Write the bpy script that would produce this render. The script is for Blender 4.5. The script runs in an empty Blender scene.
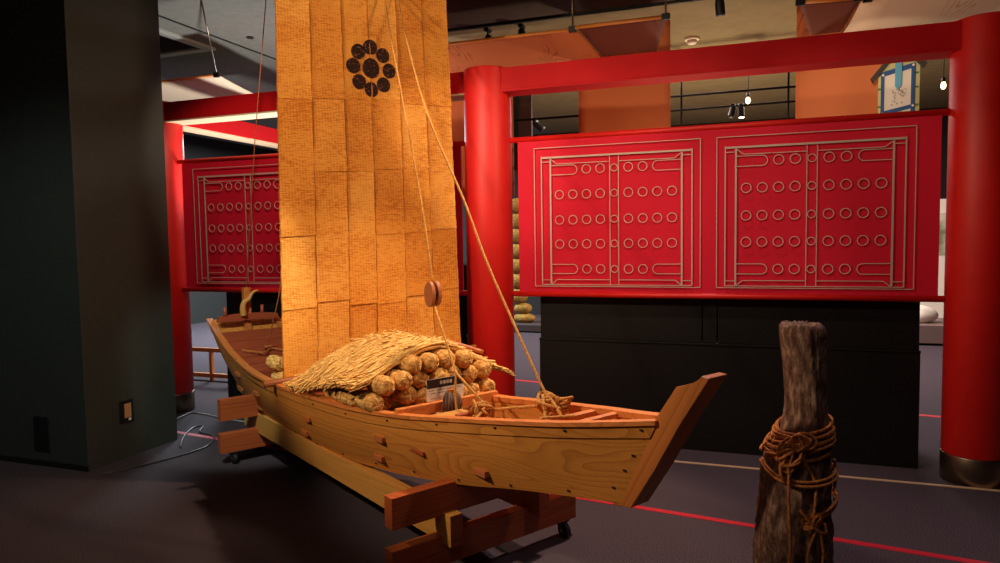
import bpy, bmesh, math, random
from mathutils import Vector, Matrix
random.seed(7)
PI = math.pi
sc = bpy.context.scene
COL = sc.collection

# ------------------------------------------------------------------ frames
PHI = 0.3426                       # direction of the red screen line
T = Vector((math.cos(PHI), -math.sin(PHI), 0))
N = Vector((math.sin(PHI), math.cos(PHI), 0))
P0 = Vector((0, 5.1399, 0))        # a point of that line
BANG = 0.90                        # heading of the boat
BO = Vector((-0.758, 4.02, 0))     # floor point below the boat
ceil_z = 3.5


def WP(t, off, z=0.0):
    return P0 + T * t + N * off + Vector((0, 0, z))


# ------------------------------------------------------------------ helpers
def lin(c):
    return tuple(((v / 255) / 12.92 if v / 255 <= 0.04045 else ((v / 255 + 0.055) / 1.055) ** 2.4) for v in c)


def interp(x, xs, ys):
    if x <= xs[0]:
        return ys[0]
    if x >= xs[-1]:
        return ys[-1]
    for i in range(len(xs) - 1):
        if xs[i] <= x <= xs[i + 1]:
            h = xs[i + 1] - xs[i]
            t = (x - xs[i]) / h
            d0 = (ys[i + 1] - ys[i - 1]) / (xs[i + 1] - xs[i - 1]) if i > 0 else (ys[1] - ys[0]) / h
            d1 = (ys[i + 2] - ys[i]) / (xs[i + 2] - xs[i]) if i + 2 < len(xs) else (ys[-1] - ys[-2]) / h
            t2, t3 = t * t, t * t * t
            return (2 * t3 - 3 * t2 + 1) * ys[i] + (t3 - 2 * t2 + t) * h * d0 + (-2 * t3 + 3 * t2) * ys[i + 1] + (t3 - t2) * h * d1
    return ys[-1]


def obj(name, bm, m, parent=None, smooth=False, loc=None, rz=0.0, normals=True):
    if normals:
        bmesh.ops.recalc_face_normals(bm, faces=bm.faces[:])
    me = bpy.data.meshes.new(name)
    bm.to_mesh(me)
    bm.free()
    if smooth:
        for p in me.polygons:
            p.use_smooth = True
    for mm in (m if isinstance(m, (list, tuple)) else [m]):
        me.materials.append(mm)
    o = bpy.data.objects.new(name, me)
    COL.objects.link(o)
    if parent is not None:
        o.parent = parent
    if loc is not None:
        o.location = loc
    o.rotation_euler.z = rz
    return o


def tag(o, label, cat, group=None, kind=None):
    o['label'] = label
    o['category'] = cat
    if group:
        o['group'] = group
    if kind:
        o['kind'] = kind
    return o


def thing(name, label, cat, loc=(0, 0, 0), rz=0.0, group=None):
    o = bpy.data.objects.new(name, None)
    o.empty_display_size = 0.1
    COL.objects.link(o)
    o.location = loc
    o.rotation_euler = (0, 0, rz)
    return tag(o, label, cat, group)


def wthing(name, label, cat, t=0, off=0, z=0, group=None):
    return thing(name, label, cat, WP(t, off, z), -PHI, group)


def struct(o):
    o['kind'] = 'structure'
    return o


def B():
    return bmesh.new()


def box(bm, x0, x1, y0, y1, z0, z1, bev=0.0, mi=0):
    vs = [bm.verts.new((x, y, z)) for x in (x0, x1) for y in (y0, y1) for z in (z0, z1)]
    idx = [(0, 1, 3, 2), (4, 6, 7, 5), (0, 4, 5, 1), (2, 3, 7, 6), (0, 2, 6, 4), (1, 5, 7, 3)]
    fs = [bm.faces.new([vs[i] for i in f]) for f in idx]
    for f in fs:
        f.material_index = mi
    if bev > 0:
        es = list({e for f in fs for e in f.edges})
        bmesh.ops.bevel(bm, geom=es, offset=bev, segments=2, affect='EDGES', profile=0.6)
    return fs


def prism(bm, pts, d, bev=0.0, mi=0):
    """pts: polygon of 3-D points, d: extrusion vector"""
    d = Vector(d)
    a = [bm.verts.new(Vector(p)) for p in pts]
    b = [bm.verts.new(Vector(p) + d) for p in pts]
    fs = [bm.faces.new(a), bm.faces.new(list(reversed(b)))]
    n = len(a)
    for i in range(n):
        fs.append(bm.faces.new((a[i], b[i], b[(i + 1) % n], a[(i + 1) % n])))
    for f in fs:
        f.material_index = mi
    if bev > 0:
        es = list({e for f in fs for e in f.edges})
        bmesh.ops.bevel(bm, geom=es, offset=bev, segments=2, affect='EDGES', profile=0.6)
    return fs


def tube(bm, pts, r, seg=8, closed=False, cap=True, rfun=None, mi=0):
    pts = [Vector(p) for p in pts]
    n = len(pts)
    rings = []
    prev = None
    for i, p in enumerate(pts):
        if closed:
            tan = pts[(i + 1) % n] - pts[i - 1]
        else:
            tan = pts[min(i + 1, n - 1)] - pts[max(i - 1, 0)]
        if tan.length < 1e-9:
            tan = Vector((0, 0, 1))
        tan.normalize()
        if prev is None:
            up = Vector((0, 0, 1)) if abs(tan.z) < 0.9 else Vector((1, 0, 0))
            s = tan.cross(up).normalized()
        else:
            s = prev - tan * prev.dot(tan)
            s = s.normalized() if s.length > 1e-6 else tan.orthogonal().normalized()
        prev = s
        q = tan.cross(s)
        rr = r if rfun is None else rfun(i / max(1, n - 1))
        rings.append([bm.verts.new(p + (s * math.cos(2 * PI * k / seg) + q * math.sin(2 * PI * k / seg)) * rr) for k in range(seg)])
    m = n if closed else n - 1
    for i in range(m):
        a, b = rings[i], rings[(i + 1) % n]
        for k in range(seg):
            f = bm.faces.new((a[k], a[(k + 1) % seg], b[(k + 1) % seg], b[k]))
            f.material_index = mi
    if cap and not closed:
        bm.faces.new(list(reversed(rings[0]))).material_index = mi
        bm.faces.new(rings[-1]).material_index = mi
    return rings


def spline(pts, n=8):
    pts = [Vector(p) for p in pts]
    out = []
    for i in range(len(pts) - 1):
        p0 = pts[max(i - 1, 0)]
        p1, p2 = pts[i], pts[i + 1]
        p3 = pts[min(i + 2, len(pts) - 1)]
        for k in range(n):
            t = k / n
            out.append(0.5 * ((2 * p1) + (p2 - p0) * t + (2 * p0 - 5 * p1 + 4 * p2 - p3) * t * t + (3 * p1 - p0 - 3 * p2 + p3) * t ** 3))
    out.append(pts[-1])
    return out


def cyl(bm, c, r, z0, z1, seg=32, bev=0.0, mi=0):
    prof = [(r, z0), (r, z1)] if bev <= 0 else [(r - bev, z0), (r, z0 + bev), (r, z1 - bev), (r - bev * 0.3, z1 - bev * 0.3), (r - bev, z1)]
    return lathe(bm, c, prof, seg, mi)


def lathe(bm, c, prof, seg=32, mi=0, caps=True):
    rings = []
    for (r, z) in prof:
        rings.append([bm.verts.new((c[0] + r * math.cos(2 * PI * k / seg), c[1] + r * math.sin(2 * PI * k / seg), c[2] + z)) for k in range(seg)])
    for a, b in zip(rings[:-1], rings[1:]):
        for k in range(seg):
            bm.faces.new((a[k], a[(k + 1) % seg], b[(k + 1) % seg], b[k])).material_index = mi
    if caps:
        bm.faces.new(list(reversed(rings[0]))).material_index = mi
        bm.faces.new(rings[-1]).material_index = mi
    return rings


def sheet(bm, grid, thick, mi=0):
    """grid[i][j] of Vectors -> closed sheet with thickness (offset along local normals)"""
    ni, nj = len(grid), len(grid[0])
    nor = [[None] * nj for _ in range(ni)]
    for i in range(ni):
        for j in range(nj):
            du = grid[min(i + 1, ni - 1)][j] - grid[max(i - 1, 0)][j]
            dv = grid[i][min(j + 1, nj - 1)] - grid[i][max(j - 1, 0)]
            n = du.cross(dv)
            nor[i][j] = n.normalized() if n.length > 1e-12 else Vector((0, 0, 1))
    a = [[bm.verts.new(grid[i][j]) for j in range(nj)] for i in range(ni)]
    b = [[bm.verts.new(grid[i][j] + nor[i][j] * thick) for j in range(nj)] for i in range(ni)]
    fs = []
    for i in range(ni - 1):
        for j in range(nj - 1):
            fs.append(bm.faces.new((a[i][j], a[i + 1][j], a[i + 1][j + 1], a[i][j + 1])))
            fs.append(bm.faces.new((b[i][j], b[i][j + 1], b[i + 1][j + 1], b[i + 1][j])))
    for i in range(ni - 1):
        fs.append(bm.faces.new((a[i][0], b[i][0], b[i + 1][0], a[i + 1][0])))
        fs.append(bm.faces.new((a[i][-1], a[i + 1][-1], b[i + 1][-1], b[i][-1])))
    for j in range(nj - 1):
        fs.append(bm.faces.new((a[0][j], a[0][j + 1], b[0][j + 1], b[0][j])))
        fs.append(bm.faces.new((a[-1][j], b[-1][j], b[-1][j + 1], a[-1][j + 1])))
    for f in fs:
        f.material_index = mi
    return fs


# ------------------------------------------------------------------ materials
def new_mat(name, rgb, rough=0.6, metal=0.0, spec=0.5):
    m = bpy.data.materials.new(name)
    m.use_nodes = True
    bs = m.node_tree.nodes['Principled BSDF']
    bs.inputs['Base Color'].default_value = (*lin(rgb), 1)
    bs.inputs['Roughness'].default_value = rough
    bs.inputs['Metallic'].default_value = metal
    bs.inputs['Specular IOR Level'].default_value = spec
    return m


def nodes(m):
    nt = m.node_tree
    return nt, nt.nodes['Principled BSDF']


def nn(nt, typ, **kw):
    n = nt.nodes.new(typ)
    for k, v in kw.items():
        if k.startswith('i_'):
            key = k[2:].replace('_', ' ')
            n.inputs[key].default_value = v
        else:
            setattr(n, k, v)
    return n


def coords(nt, scale=(1, 1, 1), pre=(0, 0, 0), which='Object'):
    tc = nn(nt, 'ShaderNodeTexCoord')
    out = tc.outputs[which]
    if any(pre):
        r = nn(nt, 'ShaderNodeMapping')
        r.inputs['Rotation'].default_value = pre
        nt.links.new(out, r.inputs['Vector'])
        out = r.outputs['Vector']
    mp = nn(nt, 'ShaderNodeMapping')
    mp.inputs['Scale'].default_value = scale
    nt.links.new(out, mp.inputs['Vector'])
    return mp.outputs['Vector']


def ramp(nt, fac, stops):
    r = nn(nt, 'ShaderNodeValToRGB')
    el = r.color_ramp.elements
    el[0].position, el[0].color = stops[0][0], (*lin(stops[0][1]), 1)
    el[1].position, el[1].color = stops[-1][0], (*lin(stops[-1][1]), 1)
    for p, c in stops[1:-1]:
        e = el.new(p)
        e.color = (*lin(c), 1)
    nt.links.new(fac, r.inputs['Fac'])
    return r.outputs['Color']


def bump(nt, bs, h, strength=0.3, dist=0.01):
    b = nn(nt, 'ShaderNodeBump')
    b.inputs['Strength'].default_value = strength
    b.inputs['Distance'].default_value = dist
    nt.links.new(h, b.inputs['Height'])
    nt.links.new(b.outputs['Normal'], bs.inputs['Normal'])


def wood_mat(name, light, dark, axis='x', scale=1.0, rough=0.5, contrast=1.0, bands=9.0, rot=(0, 0, 0)):
    """fine straight grain along axis with a few long flowing figure lines"""
    m = new_mat(name, light, rough)
    nt, bs = nodes(m)
    st = {'x': (0.10, 2.8, 2.8), 'y': (2.8, 0.10, 2.8), 'z': (2.8, 2.8, 0.10)}[axis]
    v = coords(nt, tuple(s * scale for s in st), pre=rot)
    big = nn(nt, 'ShaderNodeTexNoise', i_Scale=2.2, i_Detail=1.0, i_Roughness=0.35, i_Distortion=0.25)
    nt.links.new(v, big.inputs['Vector'])
    mul = nn(nt, 'ShaderNodeMath', operation='MULTIPLY')
    mul.inputs[1].default_value = bands * 2.2
    nt.links.new(big.outputs['Fac'], mul.inputs[0])
    fr = nn(nt, 'ShaderNodeMath', operation='FRACT')
    nt.links.new(mul.outputs[0], fr.inputs[0])
    v2 = coords(nt, tuple(s * scale * (22 if s > 1 else 5) for s in st), pre=rot)
    fine = nn(nt, 'ShaderNodeTexNoise', i_Scale=3.0, i_Detail=3.0)
    nt.links.new(v2, fine.inputs['Vector'])
    v3 = coords(nt, tuple(s * scale for s in (1.2, 1.2, 1.2)))
    tone = nn(nt, 'ShaderNodeTexNoise', i_Scale=1.5, i_Detail=1.0)
    nt.links.new(v3, tone.inputs['Vector'])
    pw = nn(nt, 'ShaderNodeMath', operation='POWER')
    pw.inputs[1].default_value = 2.5
    nt.links.new(fr.outputs[0], pw.inputs[0])
    ml = nn(nt, 'ShaderNodeMath', operation='MULTIPLY_ADD')
    ml.inputs[1].default_value = 0.50 * contrast
    nt.links.new(pw.outputs[0], ml.inputs[0])
    t2 = nn(nt, 'ShaderNodeMath', operation='MULTIPLY')
    t2.inputs[1].default_value = 0.25
    nt.links.new(tone.outputs['Fac'], t2.inputs[0])
    nt.links.new(t2.outputs[0], ml.inputs[2])
    add = nn(nt, 'ShaderNodeMath', operation='MULTIPLY_ADD')
    add.inputs[1].default_value = 0.35
    nt.links.new(fine.outputs['Fac'], add.inputs[0])
    nt.links.new(ml.outputs[0], add.inputs[2])
    c = ramp(nt, add.outputs[0], [(0.15, light), (0.5, tuple((a * 0.68 + b * 0.32) for a, b in zip(light, dark))), (0.95, dark)])
    nt.links.new(c, bs.inputs['Base Color'])
    bump(nt, bs, fine.outputs['Fac'], 0.06, 0.003)
    return m


def fibre_mat(name, c0, c1, c2, scale=(60, 60, 6), rough=0.85, bstr=0.5, spec=0.2):
    m = new_mat(name, c1, rough, spec=spec)
    nt, bs = nodes(m)
    v = coords(nt, scale)
    n1 = nn(nt, 'ShaderNodeTexNoise', i_Scale=1.0, i_Detail=4.0, i_Roughness=0.65)
    nt.links.new(v, n1.inputs['Vector'])
    c = ramp(nt, n1.outputs['Fac'], [(0.3, c0), (0.5, c1), (0.72, c2)])
    nt.links.new(c, bs.inputs['Base Color'])
    bump(nt, bs, n1.outputs['Fac'], bstr, 0.006)
    return m


def noisy(name, c0, c1, scale=200, rough=0.8, bstr=0.1, bdist=0.003, spec=0.5, metal=0.0, detail=2.0):
    m = new_mat(name, c0, rough, metal, spec)
    nt, bs = nodes(m)
    v = coords(nt)
    n1 = nn(nt, 'ShaderNodeTexNoise', i_Scale=scale, i_Detail=detail)
    nt.links.new(v, n1.inputs['Vector'])
    c = ramp(nt, n1.outputs['Fac'], [(0.35, c0), (0.65, c1)])
    nt.links.new(c, bs.inputs['Base Color'])
    if bstr:
        bump(nt, bs, n1.outputs['Fac'], bstr, bdist)
    return m


def emit_mat(name, rgb, strength):
    m = new_mat(name, rgb)
    nt, bs = nodes(m)
    bs.inputs['Emission Color'].default_value = (*lin(rgb), 1)
    bs.inputs['Emission Strength'].default_value = strength
    return m


M = {}
M['carpet'] = noisy('carpet', (30, 25, 29), (96, 82, 90), 190, 0.95, 0.06, 0.003, 0.15, detail=3.0)
M['wall_dark'] = noisy('wall_dark', (30, 27, 26), (36, 33, 31), 30, 0.85, 0.02)
M['pillar'] = noisy('pillar_paint', (54, 57, 52), (58, 61, 56), 25, 0.6, 0.02)
M['ceil_grey'] = noisy('ceiling_grey', (118, 118, 112), (126, 126, 120), 12, 0.9, 0.02)
M['ceil_plum'] = noisy('ceiling_plum', (84, 66, 62), (92, 73, 68), 12, 0.9, 0.02)
M['ceil_tan'] = noisy('ceiling_tan', (132, 116, 86), (142, 124, 92), 9, 0.9, 0.02)
M['seam'] = new_mat('seam_black', (16, 15, 15), 0.8)
M['red_paint'] = noisy('red_lacquer', (214, 22, 16), (222, 26, 20), 6, 0.5, 0.0)
M['red_beam'] = noisy('red_beam_paint', (196, 14, 22), (204, 18, 26), 6, 0.6, 0.0, spec=0.2)
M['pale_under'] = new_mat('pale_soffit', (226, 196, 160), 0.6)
M['red_cloth'] = noisy('red_cloth', (206, 14, 44), (214, 18, 48), 90, 0.7, 0.05, 0.001, 0.25)
M['line_pale'] = new_mat('pale_outline', (196, 164, 150), 0.5)
M['steel'] = new_mat('brushed_steel', (140, 122, 104), 0.36, 1.0)
M['black_cab'] = noisy('black_cabinet', (13, 8, 8), (15, 10, 10), 40, 0.5, 0.0, spec=0.3)
M['black'] = new_mat('black_metal', (20, 19, 19), 0.5)
M['pipe'] = new_mat('dark_pipe', (26, 22, 20), 0.9, spec=0.1)
M['black_rubber'] = new_mat('black_rubber', (18, 18, 18), 0.6)
M['hull'] = wood_mat('hull_cedar', (222, 144, 62), (150, 80, 28), 'x', 1.0, 0.5, 0.72, 8)
M['hull_in'] = wood_mat('inner_cedar', (228, 136, 64), (166, 84, 36), 'x', 1.2, 0.55, 0.8, 8)
M['deck'] = wood_mat('deck_cedar', (176, 82, 48), (126, 52, 30), 'y', 1.2, 0.5, 0.8, 8)
M['stem'] = wood_mat('stem_cedar', (212, 124, 54), (156, 80, 32), 'x', 1.2, 0.5, 0.8, 7, (0, 1.03, 0))
M['stand'] = wood_mat('stand_timber', (194, 94, 48), (136, 58, 28), 'y', 1.4, 0.45, 0.9, 9)
M['stand_rail'] = wood_mat('rail_timber', (214, 152, 74), (170, 108, 46), 'x', 1.2, 0.5, 0.7, 7)
M['peg'] = wood_mat('peg_wood', (196, 112, 62), (130, 66, 36), 'y', 4, 0.5, 0.8, 6)
M['nail'] = new_mat('nail_iron', (44, 26, 20), 0.6, 0.3)
M['rope'] = fibre_mat('straw_rope', (150, 92, 40), (206, 142, 72), (236, 180, 106), (120, 120, 120), 0.8, 0.5)
M['rope_old'] = fibre_mat('old_rope', (124, 66, 28), (190, 112, 56), (220, 146, 80), (110, 110, 110), 0.85, 0.5)
M['straw'] = fibre_mat('straw', (168, 106, 44), (236, 180, 98), (255, 226, 156), (150, 5, 150), 0.7, 0.4, 0.3)
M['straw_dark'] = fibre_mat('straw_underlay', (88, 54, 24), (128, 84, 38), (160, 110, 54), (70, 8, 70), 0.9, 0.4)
M['bale'] = fibre_mat('bale_straw', (136, 84, 36), (220, 160, 84), (250, 208, 134), (14, 64, 64), 0.75, 0.9, 0.25)
M['bamboo'] = wood_mat('pole_wood', (190, 106, 56), (140, 70, 36), 'y', 2, 0.45, 0.6, 6)
M['grey_fibre'] = fibre_mat('grey_fibre', (74, 54, 44), (124, 98, 84), (178, 150, 130), (160, 160, 14), 0.9, 0.6)
m = new_mat('crest_ink', (48, 26, 20), 0.85, spec=0.2)
nt, bs = nodes(m)
n1 = nn(nt, 'ShaderNodeTexNoise', i_Scale=1.0, i_Detail=3.0)
nt.links.new(coords(nt, (60, 60, 110)), n1.inputs['Vector'])
nt.links.new(ramp(nt, n1.outputs['Fac'], [(0.3, (38, 20, 16)), (0.6, (58, 32, 24)), (0.68, (150, 100, 84))]), bs.inputs['Base Color'])
bump(nt, bs, n1.outputs['Fac'], 0.4, 0.003)
M['crest'] = m
M['white'] = new_mat('white_card', (236, 226, 210), 0.6)
M['ink'] = new_mat('ink_dark', (40, 20, 24), 0.6)
M['cable'] = new_mat('cable_grey', (150, 146, 140), 0.35)
M['cable_dark'] = new_mat('cable_black', (58, 56, 56), 0.3)
M['tape_red'] = new_mat('red_tape', (190, 16, 40), 0.6)
M['orange_wood'] = new_mat('orange_wood', (226, 140, 58), 0.5)
M['lampglass'] = emit_mat('lit_bulb', (255, 220, 160), 12)
M['spotglass'] = emit_mat('lit_spot', (255, 232, 200), 14)
M['plinth'] = new_mat('plinth_brown', (120, 96, 90), 0.7)
M['clay'] = fibre_mat('straw_bag', (84, 58, 24), (150, 112, 50), (196, 154, 82), (30, 30, 60), 0.85, 0.6)
M['greenborder'] = new_mat('pale_green_board', (206, 200, 140), 0.6)
M['blue'] = new_mat('blue_band', (40, 84, 142), 0.6)
M['lightblue'] = new_mat('light_blue_strip', (96, 170, 204), 0.6)
M['roof'] = new_mat('dark_roof_board', (58, 52, 46), 0.7)
M['green'] = new_mat('green_mark', (70, 130, 50), 0.6)

# sail weave: fine ribs, stitched columns, straw-coloured flecks
def sail_mat(name, c0, c1, c2, ph):
    m = new_mat(name, c1, 0.75, spec=0.25)
    nt, bs = nodes(m)
    v = coords(nt)
    w1 = nn(nt, 'ShaderNodeTexWave', i_Scale=30.0, i_Distortion=2.6, i_Detail=1.0)
    w1.bands_direction = 'Z'
    w1.inputs['Detail Scale'].default_value = 4.0
    w1.inputs['Phase Offset'].default_value = ph
    nt.links.new(v, w1.inputs['Vector'])
    w2 = nn(nt, 'ShaderNodeTexWave', i_Scale=17.0, i_Distortion=0.8, i_Detail=1.0)
    w2.bands_direction = 'Y'
    w2.inputs['Phase Offset'].default_value = ph * 2
    nt.links.new(v, w2.inputs['Vector'])
    n1 = nn(nt, 'ShaderNodeTexNoise', i_Scale=1.0, i_Detail=4.0)
    nt.links.new(coords(nt, (26, 26, 120)), n1.inputs['Vector'])
    n2 = nn(nt, 'ShaderNodeTexNoise', i_Scale=3.0, i_Detail=2.0)
    nt.links.new(coords(nt, (1.0, 1.0, 2.4)), n2.inputs['Vector'])

    def ma(x, k, y):
        q = nn(nt, 'ShaderNodeMath', operation='MULTIPLY_ADD')
        q.inputs[1].default_value = k
        nt.links.new(x, q.inputs[0])
        if isinstance(y, float):
            q.inputs[2].default_value = y
        else:
            nt.links.new(y, q.inputs[2])
        return q.outputs[0]
    hcol = ma(n1.outputs['Fac'], 0.85, ma(w2.outputs['Fac'], 0.10, ma(w1.outputs['Fac'], 0.17, 0.16)))
    h = ma(w1.outputs['Fac'], 0.28, 0.1)
    h = ma(w2.outputs['Fac'], 0.2, h)
    h = ma(n1.outputs['Fac'], 0.8, h)
    hc = ma(n2.outputs['Fac'], 0.5, hcol)
    c = ramp(nt, hc, [(0.42, c0), (0.85, c1), (1.0, c2)])
    nt.links.new(c, bs.inputs['Base Color'])
    bump(nt, bs, h, 0.5, 0.004)
    return m


M['sail'] = sail_mat('woven_mat', (172, 86, 20), (212, 122, 36), (238, 158, 66), 0.0)
M['sail_b'] = sail_mat('woven_mat_deep', (162, 80, 18), (202, 112, 32), (230, 148, 58), 1.3)
M['sail_cord'] = fibre_mat('seam_cord', (120, 62, 18), (170, 94, 32), (214, 136, 58), (160, 160, 160), 0.85, 0.4)  # stitching cord, darkened to add a shadow line at the joints
M['sail_c'] = sail_mat('woven_mat_light', (180, 92, 26), (218, 130, 44), (242, 166, 76), 2.1)

# canopy cloth with printed wood grain (dark wavy lines along the length)
def grain_cloth(name, base, line):
    m = new_mat(name, base, 0.75, spec=0.2)
    nt, bs = nodes(m)
    v = coords(nt, (3.2, 0.4, 0.32))
    big = nn(nt, 'ShaderNodeTexNoise', i_Scale=1.3, i_Detail=1.0, i_Distortion=0.2)
    nt.links.new(v, big.inputs['Vector'])
    mul = nn(nt, 'ShaderNodeMath', operation='MULTIPLY')
    mul.inputs[1].default_value = 26.0
    nt.links.new(big.outputs['Fac'], mul.inputs[0])
    fr = nn(nt, 'ShaderNodeMath', operation='FRACT')
    nt.links.new(mul.outputs[0], fr.inputs[0])
    mask = nn(nt, 'ShaderNodeTexNoise', i_Scale=1.6, i_Detail=1.0)
    nt.links.new(coords(nt, (1.5, 0.5, 0.5)), mask.inputs['Vector'])
    ml = nn(nt, 'ShaderNodeMath', operation='MULTIPLY')
    nt.links.new(fr.outputs[0], ml.inputs[0])
    nt.links.new(ramp(nt, mask.outputs['Fac'], [(0.4, (60, 60, 60)), (0.6, (255, 255, 255))]), ml.inputs[1])
    c = ramp(nt, ml.outputs[0], [(0.0, base), (0.55, base), (0.88, line), (1.0, base)])
    nt.links.new(c, bs.inputs['Base Color'])
    return m


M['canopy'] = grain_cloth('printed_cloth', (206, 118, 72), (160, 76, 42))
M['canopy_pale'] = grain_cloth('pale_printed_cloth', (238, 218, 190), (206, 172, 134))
M['canopy_shaded'] = grain_cloth('shaded_printed_cloth', (112, 58, 46), (92, 44, 36))  # same cloth, with the shade of its unlit underside put into the colour

# weathered wood for the mooring post
m = fibre_mat('weathered_wood', (56, 36, 30), (112, 78, 64), (176, 140, 116), (46, 46, 18), 0.9, 1.0)
M['post'] = m

# ------------------------------------------------------------------ camera
f_px, pitch, roll = 694.3573, 0.061418, -0.015198
cp, sp = math.cos(pitch), math.sin(pitch)
F = Vector((0, cp, -sp))
U = Vector((0, sp, cp))
R = Vector((1, 0, 0))
R2 = R * math.cos(roll) + U * math.sin(roll)
U2 = -R * math.sin(roll) + U * math.cos(roll)
cam = bpy.data.cameras.new('camera')
camo = bpy.data.objects.new('camera', cam)
COL.objects.link(camo)
mw = Matrix(((R2.x, U2.x, -F.x, 0), (R2.y, U2.y, -F.y, 0), (R2.z, U2.z, -F.z, 1.5), (0, 0, 0, 1)))
camo.matrix_world = mw
cam.sensor_width = 36
cam.lens = f_px * 36 / 1000
cam.clip_start = 0.02
sc.camera = camo

# ------------------------------------------------------------------ room shell (in the screen-line frame)
def wobj(name, bm, m, smooth=False):
    return obj(name, bm, m, None, smooth, WP(0, 0, 0), -PHI)


TL_, TR_, OB, OF = -8.0, 7.5, 8.2, -6.5
bm = B(); box(bm, TL_, TR_, OF, OB, -0.1, 0); struct(wobj('floor', bm, M['carpet']))
bm = B()
box(bm, TL_, -1.75, OF, OB, ceil_z, ceil_z + 0.1, mi=0)
box(bm, -1.75, TR_, OF, 1.37, ceil_z, ceil_z + 0.1, mi=1)
box(bm, -1.75, TR_, 1.37, OB, ceil_z, ceil_z + 0.1, mi=2)
struct(wobj('ceiling', bm, [M['ceil_grey'], M['ceil_plum'], M['ceil_tan']]))
bm = B(); box(bm, TL_, TR_, OB, OB + 0.1, 0, ceil_z); struct(wobj('wall_back', bm, M['wall_dark']))
bm = B(); box(bm, TL_, TR_, OF - 0.1, OF, 0, ceil_z); struct(wobj('wall_front', bm, M['wall_dark']))
bm = B(); box(bm, TL_ - 0.1, TL_, OF, OB, 0, ceil_z); struct(wobj('wall_left', bm, M['wall_dark']))
bm = B(); box(bm, TR_, TR_ + 0.1, OF, OB, 0, ceil_z); struct(wobj('wall_right', bm, M['wall_dark']))
bm = B(); box(bm, -3.165, -3.135, OF, OB, ceil_z - 0.004, ceil_z); struct(wobj('trim_1', bm, M['seam']))
bm = B(); box(bm, -1.75, TR_, 1.355, 1.385, ceil_z - 0.02, ceil_z); struct(wobj('trim_2', bm, M['seam']))

# black square pillar at the left
PT, PO0, PO1 = -2.385, -1.50, -0.735
p = wthing('square_pillar', 'tall black square pillar at the left edge, running from floor to ceiling', 'pillar', PT - 0.9, (PO0 + PO1) / 2)
bm = B(); box(bm, -0.9, 0.9, (PO0 - PO1) / 2, (PO1 - PO0) / 2, 0, ceil_z, 0.004); obj('shaft', bm, M['pillar'], p)
bm = B(); box(bm, -0.91, 0.905, (PO0 - PO1) / 2 - 0.012, (PO0 - PO1) / 2, 0, 0.035)
obj('baseboard', bm, M['black'], p)
bm = B(); box(bm, 0.42, 0.56, (PO0 - PO1) / 2 - 0.01, (PO0 - PO1) / 2, 0.1, 0.34, 0.003)
obj('dark_plate', bm, M['black'], p)  # small dark plate low on the pillar
# socket on the pillar's right face
s = wthing('wall_socket', 'small socket plate with a brown cover on the black pillar', 'socket', PT, -1.19, 0.33)
bm = B(); box(bm, 0, 0.01, -0.055, 0.055, -0.08, 0.08, 0.004); obj('plate', bm, M['black'], s)
bm = B(); box(bm, 0.01, 0.016, -0.02, 0.035, -0.045, 0.055, 0.003); obj('cover', bm, new_mat('socket_cover', (196, 140, 96), 0.5), s)
bm = B(); box(bm, 0.01, 0.018, 0.012, 0.03, -0.066, -0.05, 0.001); obj('switch', bm, M['white'], s)

# ------------------------------------------------------------------ red gate: columns and beams
COLT = (-3.1479, -0.0758, 3.0259)
CR = 0.1729
clab = ['red round column next to the black pillar, farthest left', 'red round column behind the sail and rice bales',
        'large red round column at the right edge of the room']
for t, lb in zip(COLT, clab):
    c = wthing('red_column', lb, 'column', t, 0, 0, 'red columns of the gate')
    bm = B(); cyl(bm, (0, 0, 0), CR, 0.168, 2.727, 64, 0.006); obj('shaft', bm, M['red_paint'], c, True)
    bm = B(); cyl(bm, (0, 0, 0), CR + 0.004, 0.0, 0.168, 64, 0.003); obj('steel_base', bm, M['steel'], c, True)
for t0, t1, lb in ((COLT[0], COLT[1], 'red beam across the left bay above the partly hidden banner'), (COLT[1], COLT[2], 'red beam across the right bay above the twin-door banner')):
    ov = 0.142
    b = wthing('red_beam', lb, 'beam', (t0 + t1) / 2, 0, 2.5474, 'red beams of the gate')
    h = (t1 - t0) / 2 - ov
    bm = B(); box(bm, -h, h, -0.1, 0.1, 0.012, 0.167, 0.003); obj('beam_body', bm, M['red_beam'], b)
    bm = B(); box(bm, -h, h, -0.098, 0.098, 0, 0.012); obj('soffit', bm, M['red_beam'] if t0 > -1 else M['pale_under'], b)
b = wthing('red_beam', 'red beam running back into the room from the leftmost column', 'beam', COLT[0], 1.6, 2.5474, 'red beams of the gate')
bm = B(); box(bm, -0.1, 0.1, -1.45, 1.45, 0.012, 0.167, 0.003); obj('beam_body', bm, M['red_beam'], b)
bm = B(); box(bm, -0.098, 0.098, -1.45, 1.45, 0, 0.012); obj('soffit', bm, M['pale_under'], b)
b2 = wthing('red_column', 'red round column far behind the leftmost column, under the back beam', 'column', COLT[0], 3.2, 0, 'red columns of the gate')
bm = B(); cyl(bm, (0, 0, 0), CR, 0.168, 2.727, 48, 0.006); obj('shaft', bm, M['red_paint'], b2, True)
bm = B(); cyl(bm, (0, 0, 0), CR + 0.004, 0.0, 0.168, 48, 0.003); obj('steel_base', bm, M['steel'], b2, True)


# ------------------------------------------------------------------ banners with door outline
LW, LD = 0.0046, 0.004


def seg2(bm, x0, z0, x1, z1, y, w=LW):
    d = Vector((x1 - x0, 0, z1 - z0))
    n = Vector((-d.z, 0, d.x)).normalized() * w / 2
    a, b_ = Vector((x0, y, z0)), Vector((x1, y, z1))
    prism(bm, [a + n, b_ + n, b_ - n, a - n], (0, LD, 0))


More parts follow.
